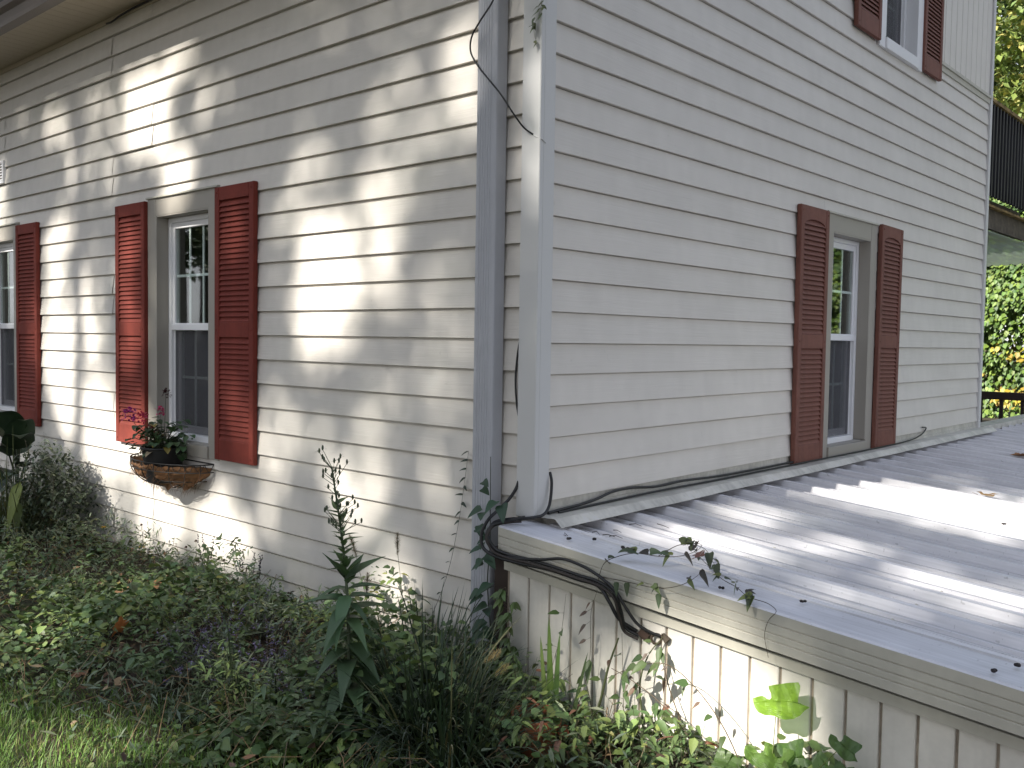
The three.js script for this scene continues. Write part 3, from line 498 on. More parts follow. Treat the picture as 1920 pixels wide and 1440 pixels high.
// ---------------------------------------------------------------- off-frame shade trees; sun reaches the wall through the gaps in their crowns
const GAPS = [[-2.72,1.47,0.16,0.08,0.9],[-3.1,1.42,0.25,0.13,0.9],[-3.34,1.24,0.21,0.2,0.8],[-3.07,1.14,0.21,0.16,1],[-3.94,1.44,0.16,0.11,0.6],[-4.92,1.48,0.21,0.1,0.6],[-3.71,1.11,0.22,0.14,0.6],[-2.78,0.82,0.18,0.19,1],[-2.81,0.62,0.15,0.08,0.8],[-2.46,1.19,0.14,0.13,0.55],[-4.55,1.27,0.21,0.19,0.6],[-4.2,0.88,0.18,0.22,0.75],[-5.51,0.72,0.19,0.33,0.9],[-4.47,0.42,0.19,0.21,0.9],[-4.0,0.16,0.22,0.11,0.8],[-4.35,-0.19,0.46,0.23,0.9],[-4.06,-0.62,0.48,0.22,1],[-4.49,-0.42,0.22,0.12,0.9],[-3.66,-0.85,0.44,0.18,1],[-3.22,-0.71,0.17,0.13,0.8],[-3.35,0.29,0.14,0.2,0.8],[-3.32,-0.04,0.14,0.24,0.7],[-4.66,0.12,0.18,0.12,0.7],[-1.34,0.23,0.19,0.26,1],[-1.4,-0.05,0.18,0.13,0.95],[-1.51,-0.21,0.13,0.11,0.6],[-0.93,0.49,0.16,0.17,0.75],[-0.94,0.15,0.15,0.12,0.65],[-0.88,0.94,0.11,0.13,0.5],[-1.24,0.74,0.1,0.15,0.35],[-1.52,0.83,0.13,0.13,0.35],[-1.61,0.52,0.13,0.16,0.45],[-0.42,1.15,0.11,0.11,0.8],[-0.45,0.94,0.14,0.13,0.65],[-0.45,0.83,0.13,0.07,0.5],[-0.64,0.69,0.17,0.12,0.4],[-1.33,1.44,0.08,0.04,0.45],[-0.99,1.37,0.09,0.05,0.45],[-1.77,-0.69,0.17,0.22,0.45],[-1.4,-0.6,0.17,0.13,0.45],[-0.99,-0.47,0.13,0.18,0.55],[-0.87,-0.66,0.13,0.1,0.45],[-1.14,-0.87,0.16,0.18,0.65],[-0.98,-1.05,0.19,0.1,0.5],[-0.83,-1.24,0.17,0.15,1],[-0.86,-1.4,0.13,0.1,0.9],[-0.52,-0.86,0.09,0.12,0.5],[-3.02,-1.22,0.29,0.2,0.9],[-2.28,-1.2,0.23,0.19,1],[-2.7,-1.34,0.18,0.13,0.6],[-3.62,-1.2,0.26,0.14,0.5],[-1.71,-1.16,0.14,0.17,0.35],[-1.57,-1.36,0.14,0.08,0.5],[-2.12,-0.54,0.09,0.18,0.6],[-2.18,0.36,0.1,0.12,0.4],[-3.31,0.49,0.14,0.13,0.5],[-0.41,0.71,0.12,0.07,0.35],[-0.02,0.31,0.05,0.13,0.55],[-0.04,1.05,0.04,0.12,0.5],[-0.14,0.7,0.06,0.19,0.35],[-2.57,-0.76,0.12,0.09,0.4],[0.43,-0.54,0.16,0.09,1],[0.27,-0.6,0.11,0.06,0.6],[0.44,-0.88,0.12,0.08,0.5],[0.64,-0.83,0.14,0.08,0.5],[0.74,-0.6,0.14,0.07,0.7],[0.7,-0.27,0.16,0.08,0.8],[0.24,-0.14,0.19,0.1,0.6],[0.17,0.57,0.22,0.13,0.85],[0.21,0.83,0.18,0.15,0.8],[0.5,0.7,0.23,0.26,1],[0.71,0.72,0.2,0.3,1],[0.96,0.54,0.14,0.26,0.85],[0.34,0.02,0.19,0.11,0.5],[1.24,-0.44,0.16,0.08,0.9],[1.26,-0.7,0.11,0.08,0.55],[1.48,-0.51,0.11,0.08,0.5],[1.07,-0.76,0.16,0.09,0.35],[0.3,1.79,0.13,0.2,0.7],[1.54,-0.88,0.08,0.06,0.35],[0.98,-1.3,0.1,0.17,1],[1.02,-1.52,0.22,0.16,1],[0.76,-1.36,0.12,0.16,0.95],[0.6,-1.5,0.12,0.12,0.8],[0.88,-1.25,0.1,0.11,1],[1.04,-1.42,0.13,0.1,1],[1.17,-1.35,0.1,0.12,1],[1.22,-1.45,0.09,0.09,1],[0.69,-1.24,0.05,0.06,0.8],[0.47,-1.49,0.14,0.14,0.6],[0.59,-1.64,0.13,0.11,0.7],[0.25,-1.42,0.06,0.12,0.5],[0.14,-1.37,0.07,0.12,0.35],[-0.05,-1.5,0.06,0.04,0.7],[0.85,-1.57,0.1,0.09,0.8],[1.29,-1.12,0.06,0.03,0.35],[1.52,-1.19,0.06,0.04,0.3],[-1.58,-2.26,0.22,0.13,0.9],[-2.08,-2.19,0.2,0.1,0.8],[-2.2,-1.81,0.21,0.11,0.75],[-0.45,-2.6,0.26,0.14,0.95],[-0.02,-2.46,0.14,0.1,0.95],[-0.3,-2.01,0.18,0.09,0.7],[-2.47,-1.91,0.23,0.09,0.8],[-1.13,-2.44,0.18,0.08,0.85],[-0.95,-2.75,0.3,0.12,0.9],[-1.75,-1.75,0.2,0.08,0.7],[-0.86,-1.64,0.19,0.1,0.5],[0.71,-1.76,0.11,0.09,0.5]];
const openAt = (x, y) => { let o = 0; for (const [cx, cy, rx, ry, s] of GAPS) { const dx = (x - cx) / rx, dy = (y - cy) / ry, q = dx * dx + dy * dy; if (q < 2.6) o = Math.max(o, s * (1 - sstep(0.9, 2.5, q))); } return o; };
const bark = (k = 1) => [0.075 * k, 0.06 * k, 0.045 * k];
{
  const trees = [[-11, 19.4], [-7, 18.2], [-3.2, 19.6], [0.6, 18.6]], crowns = trees.map(() => new MB()), woods = trees.map(() => new MB());
  const NX = 300, NY = 200, tries = NX * NY * 2;          // two leaves tried in each cell of an even grid
  for (let i = 0; i < tries; i++) {
    const z = rr(16.4, 21.4), cell = i % (NX * NY), xp = -9.5 + 14.1 * ((cell % NX) + rnd()) / NX, yp = -4.2 + 9.4 * (Math.floor(cell / NX) + rnd()) / NY;
    const o = openAt(xp, yp), weak = sstep(0.45, 0.8, vnoise(xp * 1.9, yp * 1.0, 93) * 0.75 + vnoise(xp * 4.4, yp * 2.4, 94) * 0.25), T = Math.max(0.03 + 0.17 * weak, lerp(0.025, 0.99, Math.pow(o, 1.2))), keepL = Math.min(1, -Math.log(T) / 3.9), edge = Math.min(1, (xp + 9.5) / 0.8, (4.6 - xp) / 0.8, (yp + 4.2) / 0.6, (5.2 - yp) / 1.5);
        if (rnd() > edge * keepL) continue;
    const X = xp - SUNX * z, Y = yp + SUNY * z; let b = 0, bd = 1e9; trees.forEach(([tx, tz], k) => { const d = Math.abs(X - tx) + 0.3 * Math.abs(z - tz); if (d < bd) { bd = d; b = k; } });
    const L = rr(0.10, 0.16);
    crowns[b].leaf(V(X, Y, z), dirAt(rr(0, 6.28), rr(-0.9, 0.3)), V(rr(-0.5, 0.5), 1, rr(-0.5, 0.5)).normalize(), L, L * rr(0.75, 1.0), jit(rnd() < 0.12 ? [0.20, 0.17, 0.03] : [0.065, 0.12, 0.03], 0.3), { shape: 'maple', n: 3, droop: 0.15 });
  }
  const labels = ['tall leafy shade tree farthest left in front of the long wall', 'tall leafy shade tree opposite the middle window', 'tall leafy shade tree opposite the downspout', 'tall leafy shade tree standing opposite the white shed'];
  trees.forEach(([tx, tz], k) => {
    const t = thing('shade_tree', labels[k], 'tree', [tx, G, tz], 'shade trees in front of the house');
    const w = woods[k], tr = [V(0, -0.1, 0), V(0.05, 1.5, 0), V(-0.05, 3.2, 0.1), V(0.05, 7.2, 0), V(0, 12, 0.1), V(0.1, 18, 0)]; w.stem(tr, 0.34, 0.05, bark(), 10); part('trunk', w.geo(), M.wood, t);
    for (let i = 0; i < 11; i++) { const y0 = rr(10.5, 17), az = rr(0, 6.28), L = rr(1.2, 2.4), m = new MB(), d = dirAt(az, rr(0.2, 0.8)), p0 = V(0, y0, 0.05), p1 = p0.clone().addScaledVector(d, L * 0.5).add(V(0, 0.1, 0)), p2 = p0.clone().addScaledVector(d, L); m.stem([p0, p1, p2], 0.05, 0.015, bark(), 6); part('limb', m.geo(), M.wood, t); }
    const g = crowns[k].geo(); g.translate(-tx, -G, -tz); const c = part('crown', g, M.leaf, t); c.userData.kind = 'stuff';
  });
}
function makeTree(h, r, col, n, leafL) {                // free-standing tree: trunk, limbs, crown of leaf clumps
  const w = new MB(), c = new MB(), limbs = [], clumps = [];
  w.stem([V(0, -0.1, 0), V(0.05, h * 0.2, 0.03), V(-0.04, h * 0.45, 0), V(0.05, h * 0.8, 0.05)], h * 0.028, h * 0.006, bark(), 9);
  for (let i = 0; i < 26; i++) { const y = rr(0.3, 0.97) * h, k = Math.sqrt(Math.max(0.05, 1 - Math.pow((y / h - 0.55) / 0.48, 2))), az = i * 2.4 + rr(-0.3, 0.3), q = r * k * rr(0.35, 1); clumps.push([V(Math.cos(az) * q, y, Math.sin(az) * q), r * rr(0.24, 0.42)]); const m = new MB(); m.stem([V(0, y * 0.75, 0), V(Math.cos(az) * q * 0.5, y * 0.88, Math.sin(az) * q * 0.5), V(Math.cos(az) * q, y, Math.sin(az) * q)], h * 0.009, h * 0.002, bark(), 5); limbs.push(m.geo()); }
  for (let i = 0; i < n; i++) { const [p, cr] = clumps[i % clumps.length], d = dirAt(rr(0, 6.28), Math.asin(rr(-1, 1))), k = Math.pow(rnd(), 0.4), L = leafL * rr(0.7, 1.3); c.leaf(p.clone().addScaledVector(d, cr * k), dirAt(rr(0, 6.28), rr(-1, 0.4)), V(rr(-0.6, 0.6), 1, rr(-0.6, 0.6)).normalize(), L, L * 0.7, jit(rnd() < 0.25 ? col[1] : col[0], 0.3), { n: 2, droop: 0.25 }); }
  return { wood: w.geo(), limbs, crown: c.geo() };
}
function plantTree(src, name, label, pos, group, s = 1, turn = 0) { const t = thing(name, label, 'tree', pos, group); part('trunk', src.wood, M.wood, t); src.limbs.forEach(l => part('limb', l, M.wood, t)); part('crown', src.crown, M.leaf, t).userData.kind = 'stuff'; t.scale.setScalar(s); t.rotation.y = turn; return t; }
{
  const g1_ = makeTree(8, 2.8, [[0.15, 0.21, 0.04], [0.34, 0.32, 0.08]], 32000, 0.14), g2 = makeTree(11, 3.6, [[0.06, 0.11, 0.03], [0.10, 0.14, 0.035]], 8000, 0.26);
  plantTree(g1_, 'yellowing_tree', 'yellow-green tree rising behind the upper deck railing', [-2.6, G, -20.5], 'trees behind the house', 1.1, 0.4);
  plantTree(g1_, 'yellowing_tree', 'yellow-green tree farther right behind the deck', [0.6, G, -24], 'trees behind the house', 1.25, 2.1);
  plantTree(g2, 'green_tree', 'dark green tree filling the gap behind the deck', [-5.6, G, -27], 'trees behind the house', 1.2, 1);
  plantTree(g2, 'green_tree', 'dark green tree directly behind the yellow-green one', [-3.4, G, -26], 'trees behind the house', 1.25, 2.6);
  plantTree(g2, 'green_tree', 'dark green tree right of the gap behind the deck', [-0.6, G, -30], 'trees behind the house', 1.4, 4.4);
  for (const [x, z, lab] of [[-17, 13, 'green tree left of the shade trees across the front yard'], [-22, 9, 'green tree far left across the front yard'], [-13.5, 16, 'green tree behind the leftmost shade tree'], [-27, 14, 'green tree farthest left across the front yard'], [7.4, 1.4, 'added green tree beside the shed front, blocks sky light near the viewer'], [5.8, 9.6, 'added green tree behind the viewer right of the shade trees, blocks sky light'], [10.5, 8, 'added green tree farther right behind the viewer, blocks sky light'], [-13.5, 5.5, 'added green tree beyond the left end of the house, blocks sky light'], [-20, 20, 'green tree behind the left group in the front yard'], [-10, 25, 'green tree behind the shade trees'], [-2, 27, 'green tree farthest behind the shade trees'], [-32, 20, 'green tree at the far left end of the front yard'], [6.5, -19, 'green tree right of the ivy hedge']]) plantTree(g2, 'garden_tree', lab, [x, G, z], 'trees across the yard', 1.05, x);  // trees labelled as added stand unseen, only to block sky light
}
// ---------------------------------------------------------------- ivy hedge, railings, deck behind the house
{
  const hd = thing('ivy_hedge', 'tall hedge of sunlit ivy leaves behind the house corner', 'hedge', [-1.2, G, -17]);
  const m = new MB(), w = new MB();
  for (let i = 0; i < 38000; i++) {
    const x = rr(-3.8, 3.8), y = Math.pow(rnd(), 0.8) * 4.6, bul = (vnoise(x * 1.1, y * 1.3, 61) - 0.5) * 0.9 + (vnoise(x * 3, y * 3.4, 62) - 0.5) * 0.4, z = bul + (rnd() < 0.4 ? rr(-0.6, -0.1) : rr(-0.14, 0.14)), L = rr(0.065, 0.115);
    const yel = sstep(0.55, 0.75, vnoise(x * 1.5 + 3, y * 2.2, 63)) * sstep(1.7, 0.9, y);
    const c = rnd() < yel * 0.8 ? jit(pick([[0.42, 0.32, 0.04], [0.36, 0.24, 0.04], [0.35, 0.36, 0.05]]), 0.25) : jit(pick([[0.11, 0.19, 0.03], [0.16, 0.24, 0.035], [0.07, 0.13, 0.03]]), 0.3);
    m.leaf(V(x, y, z), dirAt(rr(0.9, 2.3), rr(-1.3, -0.3)), V(rr(-0.4, 0.4), 0.5, 1).normalize(), L, L * rr(0.85, 1.1), c, { shape: 'heart', n: 2, droop: 0.15 });
  }
  part('leaves', m.geo(), M.leaf, hd).userData.kind = 'stuff';
  for (let i = 0; i < 26; i++) { const x = rr(-3.4, 3.6); w.stem([V(x, 0, -0.35), V(x + rr(-0.3, 0.3), 1.4, -0.25), V(x + rr(-0.5, 0.5), 2.8, -0.2), V(x + rr(-0.6, 0.6), 3.9, -0.15)], 0.03, 0.008, bark(0.8), 5); } part('stems', w.geo(), M.wood, hd);
  { const h2 = hd.clone(); h2.name = numbered('ivy_hedge'); h2.position.set(6.2, G, -15); h2.rotation.y = -0.3; h2.userData = { label: 'second stretch of ivy hedge right of the shed roof end', category: 'hedge', group: 'ivy hedges' }; hd.userData.group = 'ivy hedges'; scene.add(h2); }
  // lower dark railing
  const rl = thing('deck_railing', 'dark wooden railing beyond the far end of the metal roof', 'railing', [-0.5, -0.70, -9.2]);
  part('top_rail', box(-1.8, 1.6, -0.045, 0.045, -0.035, 0.035, 0.006), M.darkwood, rl); part('bottom_rail', box(-1.8, 1.6, -0.5, -0.44, -0.02, 0.02, 0.004), M.darkwood, rl);
  const bg = box(-0.019, 0.019, -0.44, -0.045, -0.019, 0.019, 0.003); for (let i = 0; i < 15; i++) part('baluster', bg, M.darkwood, rl).position.x = -1.7 + i * 0.225;
  for (const x of [-1.8, 1.6]) part('post', box(x - 0.05, x + 0.05, G + 0.7, 0.02, -0.05, 0.05, 0.006), M.darkwood, rl);
  // upper deck
  const dk = thing('upper_deck', 'upper deck with dark baluster railing and lichened rail on the back of the house', 'deck', [-0.5, G, -6.05]);
  const lich = new THREE.MeshStandardMaterial({ color: lin(0.30, 0.235, 0.12), roughness: 0.95, map: mottleTex(200, [0.85, 0.8, 0.7], 0.7, 0.5) }), blk = mat(0.012, 0.011, 0.014, 0.6), beam = new THREE.MeshStandardMaterial({ color: lin(0.10, 0.085, 0.07), roughness: 0.9, map: mottleTex(210, [0.9, 0.88, 0.85], 0.4, 0.5) });
  const Yt = 2.40 - G, Yb = 1.50 - G;
  part('hand_rail', box(-0.06, 0.06, Yt, Yt + 0.035, -3.5, 0, 0.005), lich, dk); part('bottom_rail', box(-0.02, 0.02, Yb, Yb + 0.06, -3.5, 0, 0.004), blk, dk); part('top_rail', box(-0.02, 0.02, Yt - 0.08, Yt - 0.002, -3.5, 0, 0.004), blk, dk);
  const bl = box(-0.016, 0.022, Yb - 0.05, Yt - 0.01, -0.02, 0.02, 0.003); for (let i = 0; i < 28; i++) part('baluster', bl, blk, dk).position.set(0.024, 0, -0.1 - i * 0.12);
  part('deck_boards', box(-3.9, -0.1, 1.44 - G, 1.475 - G, -3.5, 0), beam, dk);
  part('side_beam', box(-0.1, -0.055, 1.15 - G, 1.36 - G, -3.6, 0, 0.005), beam, dk); part('beam_ledge', box(-0.11, 0.0, 1.361 - G, 1.385 - G, -3.6, 0, 0.004), lich, dk);
  for (const z of [-0.3, -3.4]) part('deck_post', box(-2.43, -2.312, 0, 1.44 - G, z - 0.06, z + 0.06, 0.005), beam, dk);
  // corrugated sheet below the deck
  const cp = [], ci = [], nx = 312; for (let j = 0; j < 2; j++) for (let i = 0; i <= nx; i++) { cp.push(-3.4 + i / nx * 3.34, 1.13 - G - 0.06 * (1 - i / nx) + 0.013 * Math.sin(i / nx * 2 * Math.PI * 26), j ? -6.6 : 0); } for (let i = 0; i < nx; i++) ci.push(i, i + 1, i + nx + 1, i + 1, i + nx + 2, i + nx + 1);
  const cg = new THREE.BufferGeometry(); cg.setAttribute('position', new THREE.Float32BufferAttribute(cp, 3)); cg.setIndex(ci); cg.computeVertexNormals();
  part('corrugated_sheet', cg, new THREE.MeshPhysicalMaterial({ color: lin(0.46, 0.54, 0.48), roughness: 0.6, transmission: 0.45, thickness: 0, side: THREE.DoubleSide }), dk);
}
// ---------------------------------------------------------------- planting bed
const GRN = { dark: [0.04, 0.07, 0.024], mid: [0.095, 0.155, 0.045], light: [0.19, 0.26, 0.07], grey: [0.15, 0.185, 0.11], yel: [0.26, 0.26, 0.06], brown: [0.15, 0.085, 0.045], tan: [0.26, 0.18, 0.10] };
const lawnEdge = x => 1.13 - 0.27 * (x + 0.13) - 0.06 * Math.sin(x * 5);
function inView(x, z) { const dx = x - 2.39, dz = z - 2.804, a = Math.atan2(-dx, -dz); return a > -0.02 && a < 1.31 && Math.hypot(dx, dz) > 1.6; }
{
  const a = new MB(), b = new MB(), c = new MB(), dry = new MB(), gr = new MB();
  for (let i = 0; i < 90000; i++) {
    const x = rr(-5.6, 1.6), z = rr(0.03, 2.4); if (!inView(x, z) || z > lawnEdge(x) + rr(-0.12, 0.3)) continue; if (x > -0.03 && z < 0.16) continue;
    const dist = Math.hypot(x - 2.39, z - 2.8), keep = clamp(9 / (dist * dist), 0.45, 1) * (x > 0.1 ? 0.35 : 0.8); if (rnd() > keep) continue;
    const n1 = vnoise(x * 1.6 + 10, z * 1.6, 71), n2 = vnoise(x * 4, z * 4, 72), h = 0.03 + 0.5 * Math.pow(n1, 1.5) * (0.35 + 1.1 * n2 * n2) * sstep(lawnEdge(x) + 0.15, lawnEdge(x) - 0.45, z), y = G + h * Math.pow(rnd(), 0.6);
    const kind = vnoise(x * 1.1 + 40, z * 1.1, 73) + rr(-0.18, 0.18), up = V(rr(-1.1, 1.1), 1, rr(-1.1, 1.1)).normalize();
    if (kind > 0.56) { const L = rr(0.022, 0.05); a.leaf(V(x, y, z), dirAt(rr(0, 6.28), rr(-0.3, 0.5)), up, L, L * rr(0.75, 1), jit(rnd() < 0.3 ? GRN.light : GRN.mid, 0.35), { shape: 'heart', n: 3, droop: 0.35 }); }
    else if (kind > 0.34) { const L = rr(0.018, 0.042); b.leaf(V(x, y, z), dirAt(rr(0, 6.28), rr(-0.2, 0.8)), up, L, L * rr(0.35, 0.6), jit(rnd() < 0.15 ? GRN.yel : GRN.mid, 0.4), { n: 3, droop: 0.3 }); }
    else { const L = rr(0.03, 0.07); c.leaf(V(x, y + 0.02, z), dirAt(rr(0, 6.28), rr(0.2, 1.3)), up, L, L * 0.2, jit(GRN.grey, 0.35), { shape: 'lance', n: 2, droop: 0.2 }); }
    if (rnd() < 0.05) { const L = rr(0.02, 0.05); dry.leaf(V(x, G + rr(0.01, 0.08), z), dirAt(rr(0, 6.28), rr(-0.4, 0.6)), up, L, L * rr(0.4, 0.8), jit(pick([GRN.brown, GRN.tan, [0.10, 0.06, 0.04]]), 0.4), { droop: rr(-0.4, 0.5) }); }
    if (rnd() < 0.03) { const az = rr(0, 6.28), L = rr(0.08, 0.25); dry.stem([V(x, G + 0.02, z), V(x + Math.cos(az) * L * 0.5, G + rr(0.05, 0.16), z + Math.sin(az) * L * 0.5), V(x + Math.cos(az) * L, G + rr(0.02, 0.14), z + Math.sin(az) * L)], 0.0016, 0.0008, jit(GRN.tan, 0.4), 4); }
  }
  solo('ground_cover', a.geo(), M.leaf, 'round-leaved green ground cover over the bed beside the wall', 'ground cover', undefined, 'stuff');
  solo('low_foliage', b.geo(), M.leaf, 'small oval leaves of low plants across the bed', 'ground cover', undefined, 'stuff');
  solo('grey_foliage', c.geo(), M.leaf, 'narrow grey-green herb leaves spread through the bed', 'ground cover', undefined, 'stuff');
  solo('leaf_litter', dry.geo(), M.dry, 'dry brown leaves and twigs scattered in the bed', 'leaf litter', undefined, 'stuff');
  for (let i = 0; i < 42000; i++) {
    const x = rr(-2.6, 1.4), z = rr(0.8, 2.5); if (!inView(x, z) || z < lawnEdge(x) + rr(-0.2, 0.12)) continue; const L = rr(0.04, 0.10), az = rr(0, 6.28);
    gr.leaf(V(x, G, z), dirAt(az, rr(0.7, 1.5)), dirAt(az, 0.2), L, rr(0.003, 0.005), jit(pick([[0.12, 0.24, 0.025], [0.16, 0.29, 0.035], [0.09, 0.18, 0.025], [0.20, 0.22, 0.06]]), 0.3), { shape: 'blade', n: 2, droop: 0.3, fold: 0.3 });
  }
  solo('lawn_grass', gr.geo(), M.leaf, 'short green lawn grass at the lower left', 'grass', undefined, 'stuff');
}
// helper: a plant of several parts
function plant(name, label, cat, pos, group, parts) { const t = thing(name, label, cat, pos, group); for (const [n, mb, m] of parts) { const o = part(n, mb.geo(), m || M.leaf, t); if (/leaves|flowers|blades|bristles|stems|spikes|buds/.test(n)) o.userData.kind = 'stuff'; } return t; }
// tall weed in front of the wall
{
  const s = new MB(), l = new MB(), bd = new MB(), base = V(-0.04, G, 0.87), P = Varr([[-0.04, -1.5, .87], [-0.079, -1.244, .85], [-0.135, -0.986, .82], [-0.192, -0.813, .80], [-0.249, -0.585, .80]]).map(p => p.sub(base)), cv = new THREE.CatmullRomCurve3(P);
  s.stem(cv.getPoints(24), 0.0075, 0.003, [0.055, 0.085, 0.03], 7);
  for (let i = 0; i < 84; i++) {
    const t = 0.08 + 0.78 * Math.pow(i / 83, 0.85), p = cv.getPoint(t), az = i * 2.4 + rr(-0.3, 0.3), k = 1 - t, L = t < 0.55 ? rr(0.11, 0.2) * (0.75 + 0.4 * k) : rr(0.035, 0.085);
    l.leaf(p, dirAt(az, t < 0.5 ? rr(-0.35, 0.35) : rr(0.2, 0.9)), YUP, L, L * rr(0.27, 0.4), jit(t < 0.55 ? [0.06, 0.115, 0.042] : [0.095, 0.155, 0.05], 0.25), { shape: 'lance', n: 6, droop: t < 0.5 ? rr(0.3, 0.8) : rr(0.05, 0.3), fold: 0.3 });
  }
  for (let i = 0; i < 44; i++) {
    const t = rr(0.72, 1), p = cv.getPoint(t), d = dirAt(rr(0, 6.28), rr(0.3, 1.2)), L = rr(0.03, 0.085) * (1.25 - t * 0.4), q = p.clone().addScaledVector(d, L).add(V(0, 0.01, 0)); s.stem([p, p.clone().lerp(q, 0.6), q], 0.0014, 0.0008, [0.07, 0.10, 0.04], 4);
    bd.blob(q.clone().add(V(0, 0.006, 0)), 0.0042, 0.010, 0.0042, jit([0.075, 0.10, 0.05], 0.3)); for (let j = 0; j < 2; j++) bd.leaf(q, dirAt(rr(0, 6.28), rr(0.2, 1.2)), YUP, 0.02, 0.006, jit([0.06, 0.1, 0.035], 0.3), { n: 2 });
  }
  plant('tall_weed', 'tall dark-leaved weed with budding top in front of the long wall', 'weed', [base.x, base.y, base.z], undefined, [['stem', s], ['leaves', l], ['buds', bd]]);
}
// fountain grass clumps with seed heads
function grassClump(n, L0, L1, spread, col = [0.028, 0.052, 0.018]) { const m = new MB(); for (let i = 0; i < n; i++) { const az = rr(0, 6.28), r = Math.sqrt(rnd()) * spread, L = rr(L0, L1); m.leaf(V(Math.cos(az) * r, 0, Math.sin(az) * r), dirAt(az + rr(-0.7, 0.7), rr(0.75, 1.5)), dirAt(az, -0.3), L, rr(0.006, 0.010), jit(rnd() < 0.10 ? [0.14, 0.13, 0.05] : col, 0.35), { shape: 'blade', n: 7, droop: rr(0.15, 0.85), fold: 0.35 }); } return m; }
function seedHead(mb, tip, dir, L, R, col) { const side = 420; for (let i = 0; i < side; i++) { const t = rnd(), p = tip.clone().addScaledVector(dir, -L * t), az = rr(0, 6.28), a = V().crossVectors(dir, V(0.3, 1, 0.2)).normalize(), b = V().crossVectors(dir, a), d = a.multiplyScalar(Math.cos(az)).addScaledVector(b, Math.sin(az)).addScaledVector(dir, 0.75).normalize(); mb.leaf(p, d, YUP, R * rr(0.6, 1.2) * (0.5 + Math.sin(Math.PI * clamp(t, 0.08, 0.95)) * 0.6), 0.0014, jit(col, 0.3), { shape: 'blade', n: 2, droop: 0.05 }); } }
{
  const clumps = [[0.10, 0.70, 560, 'large clump of arching dark grass below the tall weed'], [0.30, 0.74, 300, 'arching dark grass clump nearest the bottom edge, right of the tall weed'], [-0.16, 0.42, 220, 'grass clump against the wall between the weed and the downspout'], [-0.52, 0.92, 60, 'thin grass tuft left of the tall weed']];
  for (const [x, z, n, lab] of clumps) plant('grass_clump', lab, 'grass clump', [x, G, z], 'clumps of arching grass', [['blades', grassClump(n, 0.3, 0.66, 0.13)]]);
  const heads = [[[-0.469, -0.925, .30], [0.02, 1, 0.05], 'thin tan seed head standing tallest against the bright wall patch', [0.24, 0.19, 0.11]], [[-0.411, -1.047, .50], [0.1, 1, 0], 'tan seed head just right of the tall weed', [0.20, 0.15, 0.09]], [[-0.591, -0.93, .45], [-0.45, 0.8, 0], 'drooping brownish seed head behind the tall weed', [0.20, 0.16, 0.08]], [[0.245, -1.208, .45], [0.75, 0.62, 0], 'fluffy pale seed head glowing beside the shed corner', [0.6, 0.48, 0.24]], [[0.28, -1.25, .45], [0.75, 0.6, 0.1], 'second fluffy seed head just below the pale one at the shed corner', [0.55, 0.44, 0.2]], [[-0.12, -1.33, 0.8], [0.6, 0.7, 0.2], 'seed head nodding low in the dark grass', [0.22, 0.2, 0.1]]];
  for (const [p, d, lab, col] of heads) {
    const h = new MB(), s = new MB(), tip = V(...p), dir = V(...d).normalize(), b = V(lerp(p[0], 0.05, 0.45), G, lerp(p[2], 0.6, 0.45)), rel = tip.clone().sub(b); seedHead(h, rel, dir, 0.095, 0.022, col); const neck = rel.clone().addScaledVector(dir, -0.085); s.stem([V(0, 0, 0), neck.clone().multiplyScalar(0.5).add(V(0, 0.06, 0)), neck, rel], 0.0012, 0.0008, [0.13, 0.13, 0.06], 4);
    plant('grass_seed_head', lab, 'seed head', [b.x, b.y, b.z], 'grass seed heads', [['bristles', h, M.leaf], ['stalk', s, M.leaf]]);
  }
}
// upright leafy stems
function leafyStem(h, n, col, W = 0.22, L0 = 0.07) { const s = new MB(), l = new MB(), lean = V(rr(-0.1, 0.1), 1, rr(-0.1, 0.1)); const p = t => V(lean.x * h * t * t, h * t, lean.z * h * t * t); s.stem([0, 0.3, 0.6, 1].map(p), 0.0028, 0.0014, [0.06, 0.09, 0.035], 5); for (let i = 0; i < n; i++) { const t = 0.15 + 0.85 * i / n; l.leaf(p(t), dirAt(i * 2.4, lerp(-0.1, 1.0, t * t)), YUP, L0 * rr(0.7, 1.2) * (1.1 - 0.45 * t), L0 * W * rr(0.8, 1.2), jit(col, 0.25), { shape: 'lance', n: 4, droop: 0.3 }); } return [['stem', s], ['leaves', l]]; }
for (const [x, z, h, lab] of [[-1.64, 0.50, 0.24, 'upright leafy stem behind the purple herb'], [-1.2, 0.41, 0.26, 'pale leafy stem left of the tall weed near the wall'], [-0.62, 1.10, 0.2, 'leafy stem at the edge of the lawn'], [-0.27, 1.1, 0.22, 'leafy stem nearest the bottom edge left of the grass'], [-1.16, 0.9, 0.17, 'short leafy stem amid the purple herb'], [-0.45, 0.8, 0.22, 'leafy stem beside the thin grass tuft'], [-0.75, 0.62, 0.2, 'leafy stem midway between wall and lawn'], [-0.9, 1.12, 0.16, 'small leafy stem by the orange leaf'], [-0.36, 0.98, 0.2, 'leafy stem left of the dark grass']])
  plant('leafy_stem', lab, 'plant', [x, G, z], 'upright leafy stems in the bed', leafyStem(h, 38, rnd() < 0.5 ? GRN.mid : [0.08, 0.125, 0.05], 0.2, 0.06));
